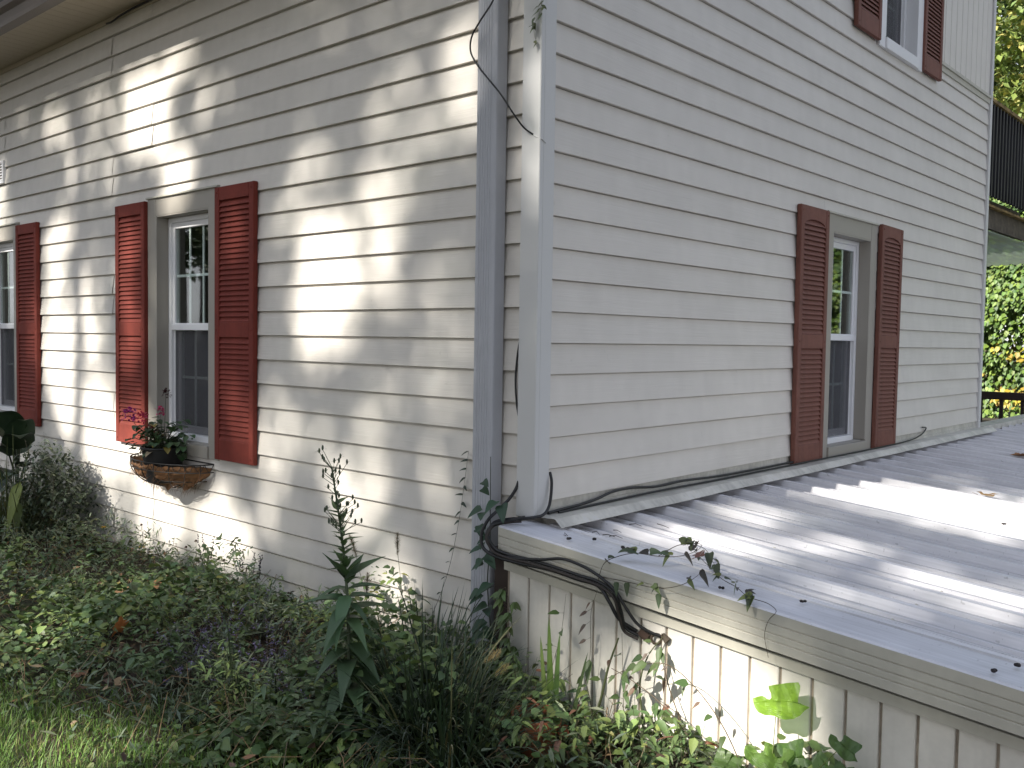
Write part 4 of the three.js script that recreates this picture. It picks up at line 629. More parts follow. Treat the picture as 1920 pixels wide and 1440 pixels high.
{
  const spots = [[-2.6, 0.45, 'behind the curled tan leaf'], [-3.1, 0.35, 'below the left end of the basket'], [-2.3, 0.8, 'in front of the curled tan leaf'], [-1.9, 0.28, 'at the wall under the right shutter'], [-1.45, 0.75, 'beside the rear purple herb'], [-1.75, 1.0, 'left of the orange leaf'], [-0.55, 0.35, 'at the wall behind the tall weed'], [-0.95, 0.3, 'at the wall left of the tall weed'], [-0.15, 1.05, 'at the bottom edge below the tall weed'], [-3.5, 0.4, 'right of the garden bush'], [-2.1, 0.5, 'right of the tan leaves'], [-1.35, 1.2, 'on the lawn edge right of the dark brown leaf'], [-0.8, 0.9, 'between two purple herbs'], [-0.5, 1.05, 'just above the lawn near the bottom edge'], [-2.85, 0.7, 'in the ground cover at the left'], [-0.3, 0.55, 'just left of the large dark grass'], [-2.5, 0.22, 'at the wall under the middle window'], [-1.55, 0.35, 'at the wall right of the flower spikes'], [-1.2, 0.6, 'in the middle of the bed behind the herbs'], [-0.7, 0.5, 'halfway between wall and herbs by the tall weed'], [-3.3, 0.7, 'far left in front of the bush'], [-1.0, 1.05, 'in front of the purple herbs'], [-0.05, 0.95, 'right below the tall weed at the bottom edge']];
  for (const [x, z, w] of spots) plant('mixed_weed', 'loose green weed ' + w, 'weed', [x, G, z], 'loose weeds in the bed', (() => { const s = new MB(), l = new MB(), n = 8 + Math.floor(rnd() * 7), wide = rr(0.22, 0.55), col = pick([GRN.mid, GRN.light, [0.10, 0.15, 0.06]]); for (let k = 0; k < n; k++) { const d = dirAt(rr(0, 6.28), rr(0.7, 1.45)), h = rr(0.16, 0.36), q = t => d.clone().multiplyScalar(h * t).add(V(0, -0.05 * t * t, 0)); s.stem([q(0), q(0.5), q(1)], 0.002, 0.001, [0.09, 0.10, 0.04], 4); for (let i = 0; i < 16; i++) { const t = 0.2 + 0.8 * i / 16, L = rr(0.028, 0.06); l.leaf(q(t), dirAt(i * 2.4 + k, rr(-0.3, 0.7)), YUP, L, L * wide, jit(col, 0.3), { n: 3, droop: 0.35, fold: 0.3 }); } } return [['stems', s], ['leaves', l]]; })());
}
// purple herb clumps
{
  const herb = () => { const s = new MB(), f = new MB(); for (let i = 0; i < 34; i++) { const az = rr(0, 6.28), d = dirAt(az, rr(0.4, 1.4)), L = rr(0.14, 0.3), a = V(rr(-0.05, 0.05), 0, rr(-0.05, 0.05)), q = t => a.clone().addScaledVector(d, L * t).add(V(0, -0.04 * t * t, 0)); s.stem([q(0), q(0.5), q(1)], 0.0013, 0.0006, [0.13, 0.13, 0.11], 4); for (let j = 0; j < 26; j++) { const t = rr(0.25, 1); (t > 0.6 ? f : s).leaf(q(t), dirAt(rr(0, 6.28), rr(-0.2, 1)), YUP, t > 0.6 ? rr(0.008, 0.014) : rr(0.012, 0.025), t > 0.6 ? 0.006 : 0.005, jit(t > 0.6 ? [0.27, 0.21, 0.40] : [0.11, 0.14, 0.09], 0.35), { n: 2 }); } } return [['stems', s], ['flowers', f]]; };
  for (const [x, z, lab] of [[-0.95, 0.95, 'purple-flowered herb clump by the orange leaf'], [-0.7, 0.8, 'purple-flowered herb clump in the middle of the bed'], [-1.25, 0.42, 'purple-grey herb clump against the wall'], [-0.3, 0.82, 'purple herb clump left of the dark grass'], [-1.1, 0.72, 'purple herb clump behind the others']]) plant('purple_herb', lab, 'herb', [x, G, z], 'purple herb clumps', herb());
}
// dried flower stems and yellow flowers near the wall
for (const [x, z, h, yel, lab] of [[-2.45, 0.12, 0.17, 0, 'dark seed head on a thin stem below the basket shadow'], [-2.36, 0.13, 0.22, 0, 'tallest dark seed head near the wall below the window'], [-2.24, 0.12, 0.2, 0, 'dark seed head right of the tallest one by the wall'], [-2.05, 0.13, 0.16, 0, 'dark seed head farthest right along the wall'], [-3.4, 0.16, 0.16, 1, 'small yellow flower near the bush by the wall'], [-2.72, 0.25, 0.15, 1, 'small yellow flower below the wall basket'], [-2.9, 0.16, 0.24, 0, 'dark seed head left of the yellow flower by the wall']]) {
  const s = new MB(), f = new MB(), tip = V(rr(-0.03, 0.03), h, rr(-0.02, 0.02)); s.stem([V(0, 0, 0), tip.clone().multiplyScalar(0.5).add(V(0.006, 0, 0)), tip], 0.0015, 0.001, [0.08, 0.07, 0.035], 4); f.blob(tip, 0.008, 0.007, 0.008, [0.035, 0.02, 0.015], 7);
  for (let i = 0; i < (yel ? 10 : 5); i++) f.leaf(tip, dirAt(i * 0.63, -0.2), YUP, yel ? 0.024 : 0.012, 0.008, yel ? [0.55, 0.30, 0.02] : [0.08, 0.05, 0.03], { n: 2 });
  plant('dried_flower', lab, 'flower', [x, G, z], 'flower stems along the wall', [['stem', s], ['flower_head', f, M.dry]]);
}
{ // dark spikes by the wall
  for (const [x, z, h, lab] of [[-2.05, 0.24, 0.32, 'thin dark flower spike left of the purple herb at the wall'], [-1.75, 0.22, 0.3, 'thin dark flower spike near the wall under the shutter'], [-1.68, 0.2, 0.28, 'thin dark flower spike right of its twin at the wall']]) { const s = new MB(); for (let k = 0; k < 3; k++) { const d = V(rr(-0.25, 0.25), 1, rr(-0.1, 0.1)), q = t => V(d.x * h * t, h * t * rr(0.98, 1.0), d.z * h * t); s.stem([q(0), q(0.5), q(1)], 0.0012, 0.0007, [0.06, 0.06, 0.04], 4); for (let j = 0; j < 14; j++) s.blob(q(0.55 + 0.45 * j / 14).add(V(rr(-0.005, 0.005), 0, rr(-0.005, 0.005))), 0.004, 0.004, 0.004, jit([0.06, 0.045, 0.07], 0.3), 4); } plant('flower_spike', lab, 'flower', [x, G, z], 'dark flower spikes', [['spikes', s]]); }
}
// fallen leaves
function lobedLeaf(size, col, curl) { const m = new MB(), n = 22, mid = m.v(0, 0, 0, col); const ring = []; for (let i = 0; i <= n; i++) { const a = i / n * 6.2832, lobes = 0.62 + 0.38 * Math.abs(Math.cos(a * 2.5)), r = size * 0.5 * lobes * (0.85 + 0.3 * hash2(i, 3, size * 1e4 | 0)); ring.push(m.v(Math.cos(a) * r, curl * size * (0.15 + 0.5 * Math.pow(Math.cos(a), 2)) * (0.6 + 0.4 * hash2(i, 9)), Math.sin(a) * r, jit(col, 0.2))); } for (let i = 0; i < n; i++) m.i.push(mid, ring[i + 1], ring[i]); m.stem([V(-size * 0.4, 0.0, 0), V(-size * 0.7, curl * size * 0.3, 0.01)], 0.0013, 0.0008, [0.2, 0.1, 0.05], 4); return m.geo(); }
for (const [x, y, z, s, c, lab, ry, rz] of [[-1.36, -1.36, 1.03, 0.09, [0.42, 0.15, 0.04], 'orange dead leaf hanging in the purple herb', 0.4, 1.2], [-2.03, -1.40, 0.70, 0.085, [0.36, 0.2, 0.1], 'curled tan leaf on the ground cover below the basket', 1, 0.3], [-1.98, -1.39, 0.56, 0.08, [0.33, 0.17, 0.08], 'tan leaf right of the curled one in the bed', 2, 0.5], [-1.2, -1.46, 1.27, 0.07, [0.18, 0.09, 0.05], 'dark brown leaf at the lawn edge', 3, 0.1], [-2.7, -1.42, 0.62, 0.08, [0.3, 0.2, 0.1], 'brown leaf farther left in the ground cover', 0.2, 0.2], [-0.62, -1.42, 0.6, 0.07, [0.25, 0.11, 0.05], 'brown leaf in the middle of the bed', 5, 0.4], [0.5, -1.44, 0.42, 0.06, [0.34, 0.10, 0.04], 'rust-orange leaf in front of the shed panels', 1.5, 0.3], [0.956, -0.951, -2.688, 0.11, [0.36, 0.22, 0.09], 'tan dead leaf in the brightest patch of the metal roof', 0.5, -0.086], [0.658, -0.922, -4.628, 0.12, [0.28, 0.14, 0.06], 'brown dead leaf at the far right of the metal roof', 2.2, -0.086], [0.60, -1.455, 0.34, 0.055, [0.30, 0.12, 0.06], 'small rusty leaf low by the shed panels', 4, 0.2], [0.774, -0.865, 0.03, 0.05, [0.12, 0.06, 0.05], 'dark curled leaf caught in the vine on the roof edge', 1, 0.4]]) {
  const o = solo('fallen_leaf', lobedLeaf(s, c, 0.35), M.dry, lab, 'leaf', 'fallen leaves'); o.position.set(x, y + 0.01, z); o.rotation.set(0, ry, rz);
}
// debris on the roof
for (const [x, y, z, lab] of [[0.330, -0.873, 0.036, 'dark seed husk second nearest the corner on the roof edge'], [0.272, -0.868, 0.116, 'small dark seed husk nearest the corner on the roof edge'], [0.458, -0.884, 0.037, 'dark seed husk left of the roof vine'], [0.921, -0.924, 0.142, 'dark seed husk beside the vine leaves on the roof edge'], [1.148, -0.944, 0.033, 'lone dark seed husk right of the vine on the roof edge'], [1.726, -0.993, 0.136, 'dark seed husk nearest the bottom right of the roof edge'], [1.377, -0.984, -0.973, 'dark seed husk out on the ribs at the right of the roof'], [1.756, -0.996, 0.034, 'small seed husk behind the bottom right one on the roof edge'], [1.215, -0.970, -2.007, 'seed husk below the brightest roof patch'], [0.482, -0.886, 0.024, 'tiny seed husk touching the one left of the roof vine']]) {
  const m = new MB(); for (let i = 0; i < 3; i++) m.blob(V(rr(-0.007, 0.007), 0.004, rr(-0.006, 0.006)), rr(0.005, 0.009), rr(0.004, 0.006), rr(0.005, 0.008), jit([0.022, 0.018, 0.018], 0.3), 6);
  solo('seed_husk', m.geo(), M.dry, lab, 'seed husk', 'seed husks on the roof').position.set(x, y + 0.003, z);
}
for (const [x, y, z, lab] of [[0.184, -0.880, -0.079, 'dry twig closest to the flashing end on the roof'], [0.222, -0.881, -0.098, 'dry twig second from the flashing end'], [0.269, -0.885, -0.103, 'dry twig in the middle of the little twig pile on the roof'], [0.295, -0.887, -0.11, 'dry twig at the lower end of the twig pile'], [0.249, -0.883, -0.202, 'dry twig lying beyond the twig pile past the first rib'], [0.230, -0.882, -0.339, 'dry twig farther along the flashing'], [0.290, -0.887, -0.454, 'dry twig farthest along the flashing'], [0.201, -0.866, 0.049, 'dry twig on the flat rake flange']]) {
  const m = new MB(), az = rr(-0.6, 0.6), L = rr(0.03, 0.07), d = V(Math.cos(az), -SL, Math.sin(az)); m.stem([V(0, 0.004, 0), d.clone().multiplyScalar(L * 0.5).add(V(0, rr(0.004, 0.014), rr(-0.008, 0.008))), d.clone().multiplyScalar(L).add(V(0, 0.004, 0))], 0.0018, 0.001, [0.03, 0.024, 0.022], 4); if (rnd() < 0.6) m.leaf(d.clone().multiplyScalar(L * 0.6), dirAt(rr(0, 6), 0.3), YUP, 0.02, 0.008, [0.05, 0.035, 0.03], { n: 2 });
  solo('twig', m.geo(), M.dry, lab, 'twig', 'twigs on the roof').position.set(x, y, z);
}
// bush, tall grass and large-leaved plant at the far left
{
  const l = new MB(), s = new MB(); for (let i = 0; i < 2600; i++) { const d = dirAt(rr(0, 6.28), Math.asin(rr(-0.35, 1))), k = Math.pow(rnd(), 0.45), bump = 0.75 + 0.45 * vnoise(d.x * 3 + 5, d.y * 3 + d.z * 2, 81), p = V(d.x * 0.36 * k * bump, 0.28 + d.y * 0.36 * k * bump, d.z * 0.27 * k * bump), L = rr(0.025, 0.045); if (p.z < -0.3) continue; l.leaf(p, dirAt(rr(0, 6.28), rr(-0.7, 0.5)), YUP, L, L * 0.6, jit(rnd() < 0.2 ? GRN.grey : [0.05, 0.075, 0.035], 0.35), { n: 2, droop: 0.3 }); }
  for (let i = 0; i < 16; i++) { const d = dirAt(rr(0, 6.28), rr(0.7, 1.5)), q = d.clone().multiplyScalar(rr(0.45, 0.75)); s.stem([V(0, 0, 0), q.clone().multiplyScalar(0.6), q], 0.004, 0.001, [0.09, 0.08, 0.05], 4); for (let j = 0; j < 14; j++) l.leaf(q.clone().multiplyScalar(rr(0.6, 1)), dirAt(rr(0, 6.28), rr(-0.3, 0.8)), YUP, 0.022, 0.012, jit([0.09, 0.1, 0.05], 0.3), { n: 2 }); }
  plant('garden_bush', 'rounded small-leaved bush against the wall below the left shutter', 'bush', [-3.98, G, 0.27], undefined, [['leaves', l], ['stems', s]]);
  plant('tall_grass', 'tall unkempt grass at the left edge under the window', 'grass clump', [-4.22, G, 0.43], undefined, [['blades', grassClump(620, 0.45, 0.95, 0.18, [0.11, 0.14, 0.045])]]);
  plant('tall_grass', 'second tuft of tall grass in front at the left edge', 'grass clump', [-3.75, G, 0.58], undefined, [['blades', grassClump(90, 0.25, 0.5, 0.14)]]);
  const bl = thing('broadleaf_plant', 'dark plant with very large leaves before the leftmost window', 'plant', [-4.60, G, 0.24]);
  for (const [az, el, L, y] of [[0.3, 0.9, 0.42, 0.55], [2.6, 1.0, 0.44, 0.6], [1.4, 0.7, 0.42, 0.5], [-0.3, 0.5, 0.38, 0.42], [3.4, 0.6, 0.4, 0.5], [0.9, 1.2, 0.42, 0.66], [0.1, 1.25, 0.4, 0.6], [1.9, 0.3, 0.36, 0.36], [0.7, 0.2, 0.34, 0.4]]) { const m = new MB(), d = dirAt(az, el), p = V(Math.cos(az) * 0.06, y, Math.sin(az) * 0.06); m.stem([V(0, 0, 0), V(0, y * 0.6, 0), p], 0.01, 0.006, [0.03, 0.045, 0.02], 6); m.leaf(p, d, YUP, L, L * 0.5, jit([0.02, 0.04, 0.018], 0.15), { shape: 'heart', n: 8, droop: 0.55, fold: 0.25 }); part('leaf', m.geo(), M.leafGloss, bl); }
  const yl = new MB(); yl.leaf(V(0, 0.42, 0), dirAt(0.8, -0.9), YUP, 0.30, 0.075, [0.16, 0.2, 0.03], { shape: 'lance', n: 7, droop: 0.3, fold: 0.3 }); yl.leaf(V(0.02, 0.3, 0.02), dirAt(0.5, -1.2), YUP, 0.2, 0.06, [0.09, 0.13, 0.03], { shape: 'lance', n: 6, droop: 0.2 }); yl.stem([V(-0.05, 0, -0.04), V(-0.02, 0.3, -0.02), V(0, 0.43, 0)], 0.004, 0.003, [0.06, 0.08, 0.03], 5);
  plant('drooping_plant', 'plant with long yellow-green leaves hanging at the left edge', 'plant', [-3.86, G, 0.50], undefined, [['leaves', yl]]);
}
// bindweed on the downspout and thin vine beside it
{
  const l = new MB(), s = new MB(), P = Varr([[-0.12, -1.47, .12], [-0.1, -1.3, .13], [-0.13, -1.1, .12], [-0.1, -0.95, .14], [-0.12, -0.8, .12], [-0.14, -0.66, .1], [-0.15, -0.6, .09]]), cv = new THREE.CatmullRomCurve3(P); s.stem(cv.getPoints(40), 0.003, 0.0015, [0.04, 0.05, 0.025], 5);
  for (const [x, y, z, L] of [[-0.13, -0.729, .14, .06], [-0.05, -0.775, .15, .085], [-0.143, -0.816, .14, .075], [-0.185, -0.908, .13, .06], [-0.10, -0.905, .15, .06], [-0.153, -1.032, .14, .06], [-0.064, -1.10, .16, .085], [-0.12, -1.2, .15, .07], [-0.148, -1.311, .15, .085], [-0.074, -1.36, .17, .085], [-0.16, -0.98, .13, .05], [-0.13, -1.16, .16, .06], [-0.09, -1.26, .17, .075], [-0.1, -1.02, .15, .07], [-0.05, -1.32, .18, .06]]) for (let q = 0; q < 2; q++) l.leaf(V(x + rr(-0.02, 0.02), y + rr(-0.02, 0.02) + 0.02, z), dirAt(rr(-0.4, 2.6), rr(-0.5, 0.0)), V(0, 0.8, 0.6), L * rr(0.75, 1), L * 0.75, jit([0.03, 0.075, 0.034], 0.25), { shape: 'arrow', n: 6, droop: 0.3, fold: 0.2 });
  plant('climbing_vine', 'green arrow-leaved vine climbing between downspout and shed', 'vine', [0, 0, 0], undefined, [['leaves', l], ['stem', s]]);
  const l2 = new MB(), s2 = new MB(), c2 = new THREE.CatmullRomCurve3(Varr([[-0.577, -1.45, .06], [-0.45, -1.15, .035], [-0.385, -0.9, .03], [-0.36, -0.75, .028], [-0.335, -0.6, .028]])); s2.stem(c2.getPoints(24), 0.0014, 0.0008, [0.05, 0.045, 0.03], 4);
  for (let i = 0; i < 17; i++) { const p = c2.getPoint(i / 16); l2.leaf(p, dirAt(rr(0, 3.1), rr(-0.6, 0.4)), V(0, 0.7, 0.7), rr(0.025, 0.045), rr(0.012, 0.025), jit([0.035, 0.055, 0.03], 0.3), { shape: 'arrow', n: 5 }); }
  plant('thin_vine', 'thin vine with tiny leaves on the siding left of the downspout', 'vine', [0, 0, 0], undefined, [['leaves', l2], ['stem', s2]]);
  const l3 = new MB(), s3 = new MB(), c3 = new THREE.CatmullRomCurve3(Varr([[0.045, 1.4, .03], [0.036, 1.2, .032], [0.02, 1.12, .035], [-0.004, 1.08, .037], [0.012, 1.0, .035]])); s3.stem(c3.getPoints(16), 0.0012, 0.0007, [0.08, 0.08, 0.04], 4);
  for (let i = 0; i < 16; i++) { const p = c3.getPoint(rr(0.3, 1)); l3.leaf(p.add(V(rr(-0.02, 0.03), rr(-0.01, 0.01), rr(0, 0.015))), dirAt(rr(0, 3.1), rr(-1.2, 0)), V(0, 0.7, 0.7), rr(0.02, 0.038), rr(0.01, 0.02), jit([0.10, 0.13, 0.05], 0.35), { n: 3 }); }
  plant('hanging_vine', 'small pale green vine hanging at the top of the corner post', 'vine', [0, 0, 0], undefined, [['leaves', l3], ['stem', s3]]);
}
// creeper with palmate leaves on the left end of the panels
{
  const l = new MB(), s = new MB(), c = new THREE.CatmullRomCurve3(Varr([[0.03, -1.5, .19], [0.05, -1.4, .18], [0.035, -1.3, .17], [0.045, -1.22, .165], [0.03, -1.16, .16], [-0.005, -1.09, .15]])); s.stem(c.getPoints(24), 0.0025, 0.001, [0.10, 0.08, 0.04], 5);
  for (let i = 0; i < 26; i++) { const p = c.getPoint(i / 25), az = rr(0.2, 2.9), pet = p.clone().add(dirAt(az, rr(0, 0.5)).multiplyScalar(0.03)); s.stem([p, pet], 0.0009, 0.0008, [0.12, 0.10, 0.04], 3); for (let k = -1; k <= 1; k++) l.leaf(pet, dirAt(az + k * 0.75, rr(-1.0, -0.3)), V(0, 0.6, 0.8), rr(0.03, 0.05), rr(0.015, 0.024), jit([0.09, 0.14, 0.035], 0.3), { n: 4, droop: 0.2, fold: 0.3 }); }
  plant('creeper', 'light green creeper with three-part leaves on the left end of the panels', 'creeper', [0, 0, 0], undefined, [['leaves', l], ['stem', s]]);
}
// sword-leaved plant
{
  const t = thing('sword_leaf_plant', 'upright sword-shaped leaves standing against the white panels', 'plant', [0.39, G, 0.33]);
  for (const [dx, dz, L, lean, az, W, drp, c] of [[0, 0, 0.42, 1.52, 2.6, 0.042, 0.01, [0.14, 0.23, 0.05]], [0.014, 0.01, 0.38, 1.5, 0.4, 0.036, 0.01, [0.10, 0.18, 0.045]], [-0.014, 0.004, 0.35, 1.45, 3.0, 0.034, 0.02, [0.18, 0.26, 0.07]], [-0.03, 0.0, 0.34, 1.1, 3.0, 0.022, 0.12, [0.06, 0.11, 0.035]], [-0.03, 0.02, 0.28, 0.9, 2.6, 0.02, 0.7, [0.09, 0.13, 0.05]], [0.08, 0.02, 0.36, 1.33, 0.1, 0.024, 0.03, [0.055, 0.09, 0.03]], [-0.05, 0.01, 0.26, 0.9, 3.4, 0.018, 0.5, [0.10, 0.12, 0.05]]]) { const m = new MB(); m.leaf(V(dx, 0, dz), dirAt(az, lean), V(0, 0.1, 1), L, W, c, { shape: 'blade', n: 9, droop: drp, fold: 0.35, edge: 0.9 }); part('leaf', m.geo(), M.leaf, t); }
}
// weedy stems in front of the panels
{
  const S = [['s1', [[0.45, -1.5, .25], [0.497, -1.411, .22], [0.528, -1.253, .20], [0.559, -1.152, .19]], 'thick green stalk leaning right before the panels', 0.006, 4], ['s2', [[0.578, -1.5, .2], [0.592, -1.428, .2], [0.583, -1.337, .19], [0.566, -1.137, .18]], 'thin dry weed stem below the cable clamp', 0.0016, 9], ['s3', [[0.69, -1.5, .22], [0.672, -1.405, .2], [0.658, -1.281, .2], [0.677, -1.185, .18], [0.713, -1.122, .15]], 'curving brown stem rising to the cable end', 0.004, 10], ['s4', [[0.83, -1.5, .2], [0.809, -1.392, .18], [0.754, -1.281, .17], [0.720, -1.181, .165], [0.708, -1.112, .15]], 'leafy stem right of the curving brown one', 0.0026, 12], ['s5', [[1.02, -1.5, .3], [0.907, -1.358, .3], [0.807, -1.284, .3], [0.683, -1.247, .28], [0.575, -1.239, .25]], 'long weed stem arching left across the panels', 0.0022, 12], ['s6', [[1.16, -1.5, .32], [1.035, -1.303, .3], [0.921, -1.202, .29], [0.804, -1.164, .27], [0.682, -1.203, .26], [0.553, -1.281, .25]], 'longest arching stem over the bright panel patch', 0.002, 12], ['s7', [[0.35, -1.5, .22], [0.401, -1.42, .2], [0.431, -1.244, .18], [0.439, -1.089, .19], [0.472, -1.0, .2]], 'thin vine reaching up to the rake trim cables', 0.0014, 9], ['s9', [[0.30, -1.5, .24], [0.27, -1.35, .2], [0.29, -1.2, .17], [0.31, -1.05, .17]], 'thin dead vine left of the sword-leaved plant', 0.0012, 6]];
  for (const [, pts, lab, r, n] of S) {
    const s = new MB(), l = new MB(), c = new THREE.CatmullRomCurve3(Varr(pts)); s.stem(c.getPoints(26), r, r * 0.5, r > 0.0035 ? [0.09, 0.11, 0.04] : [0.10, 0.065, 0.035], 5);
    for (let i = 0; i < n; i++) { const t = 0.12 + 0.86 * i / n, p = c.getPoint(t), d = dirAt(rr(0, 3.14), rr(-1.1, 0.5)), dead = rnd() < 0.35, L = dead ? rr(0.02, 0.035) : rr(0.03, 0.06); const q = p.clone().addScaledVector(d, 0.018); s.stem([p, q], 0.0007, 0.0006, [0.1, 0.09, 0.04], 3); l.leaf(q, d, V(0, 0.6, 0.8), L, L * rr(0.35, 0.55), dead ? jit([0.11, 0.065, 0.04], 0.4) : jit([0.075, 0.125, 0.035], 0.35), { n: 4, droop: rr(0, 0.8), fold: 0.35 }); }
    plant('weed_stem', lab, 'weed', [0, 0, 0], 'weed stems before the shed panels', [['stem', s], ['leaves', l]]);
  }
  // low leafy weeds at the foot of the panels
  for (const [x, z, n, lab] of [[0.22, 0.30, 40, 'low broad-leaved weed left of the sword-leaved plant'], [0.40, 0.48, 46, 'low broad-leaved weed around the clay pot'], [0.58, 0.32, 46, 'low leafy weed below the cable clamp'], [0.76, 0.34, 44, 'low leafy weed in the bright panel patch'], [0.95, 0.38, 36, 'low leafy weed left of the lobed seedling'], [0.42, 0.64, 26, 'low leafy weed in front nearest the dark grass'], [0.62, 0.55, 44, 'low leafy weed at the bottom edge before the panels'], [0.05, 0.24, 30, 'low leafy weed at the foot of the creeper'], [0.85, 0.58, 34, 'leafy weed at the bottom edge near the seedling']]) {
    const s = new MB(), l = new MB(); for (let k = 0; k < n * 0.55; k++) { const az = rr(0, 6.28), d = dirAt(az, rr(0.7, 1.5)), L = rr(0.06, 0.26), q = d.clone().multiplyScalar(L); s.stem([V(0, 0, 0), q.clone().multiplyScalar(0.5).add(V(0, 0.01, 0)), q], 0.0018, 0.0009, [0.07, 0.07, 0.03], 3); for (let j = 0; j < 3; j++) { const W = rr(0.022, 0.042); l.leaf(q.clone().multiplyScalar(rr(0.6, 1)), dirAt(az + rr(-1.2, 1.2), rr(-0.6, 0.4)), V(rr(-0.4, 0.4), 1, rr(-0.2, 0.6)).normalize(), W * rr(1.1, 1.9), W * rr(0.45, 0.75), jit(rnd() < 0.1 ? [0.2, 0.09, 0.05] : rnd() < 0.4 ? GRN.light : GRN.mid, 0.3), { n: 4, droop: 0.35, fold: 0.3, shape: rnd() < 0.5 ? 'heart' : 'ovate' }); } }
    plant('low_weed', lab, 'weed', [x, G, z], 'low leafy weeds before the shed', [['stems', s], ['leaves', l]]);
  }
  const pot = thing('clay_pot', 'orange clay pot half hidden among weeds before the shed', 'pot', [0.43, G, 0.47]);
  part('pot_body', new THREE.LatheGeometry([[0, 0], [0.05, 0], [0.075, 0.1], [0.068, 0.1], [0.046, 0.015], [0, 0.015]].map(p => new THREE.Vector2(...p)), 24), mat(0.36, 0.12, 0.055, 0.85), pot); part('pot_rim', new THREE.LatheGeometry([[0.072, 0.098], [0.084, 0.098], [0.086, 0.13], [0.078, 0.13], [0.072, 0.098]].map(p => new THREE.Vector2(...p)), 24), mat(0.37, 0.125, 0.06, 0.85), pot);
}
// lobed seedling before the panels
{
  const out = [[262, 520], [275, 580], [300, 635], [350, 690], [440, 716], [575, 702], [640, 722], [720, 724], [820, 702], [900, 640], [955, 565], [1015, 517], [930, 495], [865, 465], [868, 400], [878, 330], [880, 250], [850, 207], [740, 232], [640, 265], [540, 292], [462, 322], [470, 362], [500, 410], [510, 470], [490, 500], [450, 500], [420, 480], [380, 470], [330, 487]].map(([x, y]) => [(x - 585) * 0.163 / 753, (705 - y) * 0.163 / 753]);
  function tulipLeaf(col, s = 1, bend = 0.35) {
    const sh = new THREE.Shape(); out.forEach(([x, y], i) => i ? sh.lineTo(x * s, y * s) : sh.moveTo(x * s, y * s)); sh.closePath(); let g = new THREE.ShapeGeometry(sh);
    // refine so that the blade can bend
    let pos = g.toNonIndexed().attributes.position.array; for (let it = 0; it < 3; it++) { const o = []; for (let i = 0; i < pos.length; i += 9) { const a = [pos[i], pos[i + 1]], b = [pos[i + 3], pos[i + 4]], c = [pos[i + 6], pos[i + 7]], m = (p, q) => [(p[0] + q[0]) / 2, (p[1] + q[1]) / 2], ab = m(a, b), bc = m(b, c), ca = m(c, a); for (const t of [[a, ab, ca], [ab, b, bc], [ca, bc, c], [ab, bc, ca]]) for (const p of t) o.push(p[0], p[1], 0); } pos = o; }
    const cc = []; for (let i = 0; i < pos.length; i += 3) { const x = pos[i] / s, y = pos[i + 1] / s; pos[i + 2] = s * (-bend * x * x * 3 - 0.12 * Math.abs(x) * 0.3 + 0.006 * Math.sin(x * 90 + y * 40) - bend * y * y * 1.2 + (x > 0.04 && y > 0.05 ? (x - 0.04) * 0.7 : 0)); const vein = Math.min(Math.abs(x), Math.abs(y - Math.abs(x) * 0.55), Math.abs(y - Math.abs(x) * 1.6 - 0.01)) < 0.0012 ? 1.35 : 1, k = vein * (0.85 + 0.3 * vnoise(x * 220, y * 220, 7)); cc.push(col[0] * k, col[1] * k, col[2] * k); }
    g = new THREE.BufferGeometry(); g.setAttribute('position', new THREE.Float32BufferAttribute(pos, 3)); g.setAttribute('color', new THREE.Float32BufferAttribute(cc, 3)); g.computeVertexNormals(); return g;
  }
  const t = thing('lobed_seedling', 'young tree seedling with broad lobed leaves before the shed panels', 'seedling', [1.20, G, 0.33]);
  const lm = new THREE.MeshPhysicalMaterial({ vertexColors: true, roughness: 0.5, transmission: 0.45, thickness: 0, side: THREE.DoubleSide });
  for (const [x, y, z, rx, ry, rz, s, c] of [[1.172, -1.235, 0.25, -0.25, 0.35, -0.02, 1, [0.20, 0.36, 0.03]], [1.17, -1.36, 0.34, -0.9, 0.5, -0.5, 0.95, [0.14, 0.25, 0.04]], [1.22, -1.37, 0.30, -0.75, 0.2, 0.15, 0.95, [0.08, 0.16, 0.035]], [1.325, -1.355, 0.30, -0.55, 0.1, -1.0, 0.95, [0.09, 0.18, 0.035]], [1.37, -1.27, 0.28, -0.5, 0.5, -0.75, 0.6, [0.075, 0.15, 0.03]], [1.10, -1.40, 0.36, -1.0, 0.6, 0.9, 0.8, [0.10, 0.18, 0.035]], [1.31, -1.43, 0.36, -1.0, -0.2, -1.4, 0.8, [0.075, 0.15, 0.03]]]) { const o = part('leaf', tulipLeaf(c, s), lm, t); o.position.set(x - 1.20, y - G, z - 0.33); o.rotation.set(rx, ry, rz, 'YXZ'); const m = new MB(); m.stem([V(0, 0, 0), V((x - 1.2) * 0.5, (y - G) * 0.5, (z - 0.33) * 0.4), V(x - 1.2, y - G, z - 0.33)], 0.002, 0.0013, [0.16, 0.2, 0.05], 5); part('leaf_stalk', m.geo(), M.leaf, t); }
}
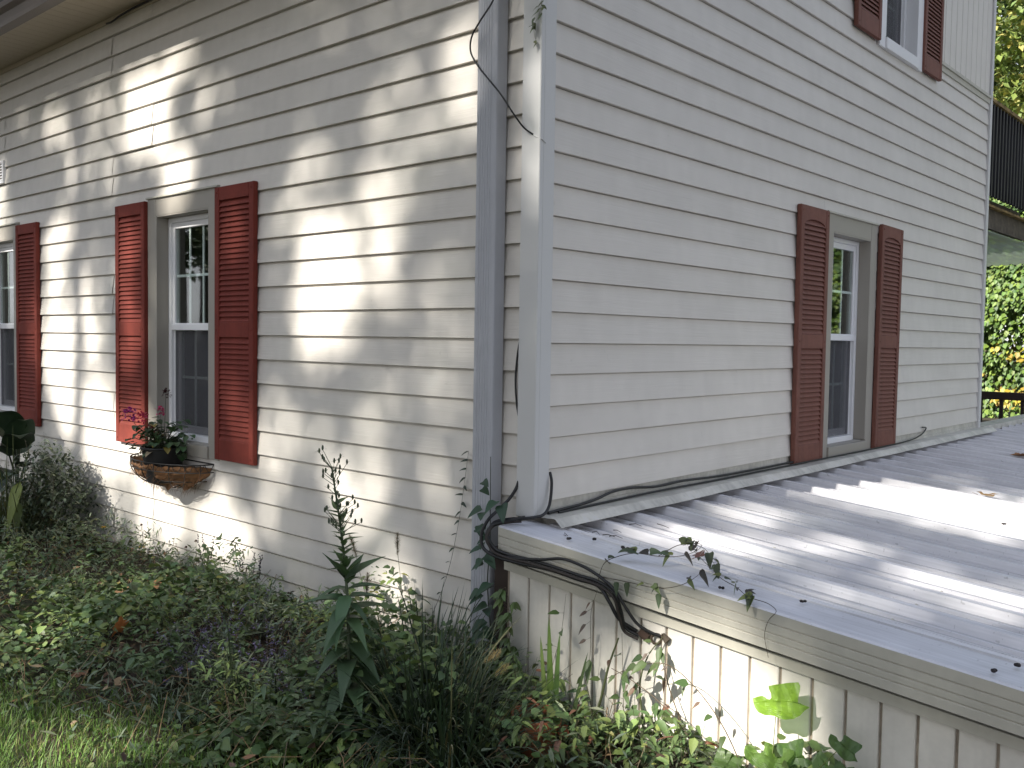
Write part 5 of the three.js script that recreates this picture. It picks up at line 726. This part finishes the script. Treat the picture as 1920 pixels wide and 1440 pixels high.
// vine straying over the roof edge
{
  const l = new MB(), s = new MB(); const strands = [[[0.471, -0.975, .2], [0.50, -0.9, .2], [0.545, -0.872, .19], [0.574, -0.866, .12], [0.641, -0.872, .08], [0.692, -0.872, .03], [0.708, -0.865, -0.06], [0.675, -0.86, -0.15], [0.63, -0.865, -0.16], [0.617, -0.87, -0.12]], [[0.48, -0.95, .2], [0.606, -0.948, .2], [0.733, -0.942, .21], [0.814, -0.916, .21], [0.853, -0.89, .2], [0.86, -0.87, .15]], [[0.70, -0.868, -0.06], [0.80, -0.885, 0.02], [0.90, -0.9, .10], [0.985, -0.90, .16], [1.04, -0.915, .185], [1.111, -0.92, .195], [1.14, -0.935, .2], [1.114, -0.97, .195], [1.102, -1.016, .195], [1.114, -1.087, .19]], [[0.641, -0.872, .08], [0.70, -0.83, 0.03], [0.76, -0.84, -0.02], [0.82, -0.89, 0.0]]];
  strands.forEach((P, k) => { const c = new THREE.CatmullRomCurve3(Varr(P)); s.stem(c.getPoints(40), 0.0015, 0.0009, [0.07, 0.05, 0.03], 4); const n = [20, 7, 14, 9][k]; for (let i = 0; i < n; i++) { const p = c.getPoint(k === 2 ? rr(0, 0.5) : rr(0.1, 1)), L = rr(0.026, 0.052); l.leaf(p.add(V(0, 0.008, 0)), dirAt(rr(0, 6.28), rr(-0.9, 0.6)), V(rr(-0.4, 0.4), 0.8, 0.6).normalize(), L, L * rr(0.5, 0.8), jit(pick([[0.05, 0.075, 0.03], [0.12, 0.15, 0.04], [0.045, 0.04, 0.03]]), 0.3), { shape: 'arrow', n: 6, droop: 0.4, fold: 0.35 }); } });
  for (const p of [[0.60, -0.95, .2], [0.735, -0.96, .212], [0.56, -0.955, .205]]) l.leaf(V(...p), dirAt(1.2, -1.4), V(0, 0.3, 1), 0.045, 0.028, jit([0.05, 0.08, 0.03], 0.2), { shape: 'arrow', n: 6, droop: 0.1, fold: 0.5 });
  plant('roof_vine', 'small vine straying over the rake edge onto the metal roof', 'vine', [0, 0, 0], undefined, [['leaves', l], ['stems', s]]);
}
scene.traverse(m => { if (m.isMesh) { m.castShadow = true; m.receiveShadow = true; } });
renderer.render(scene, camera);
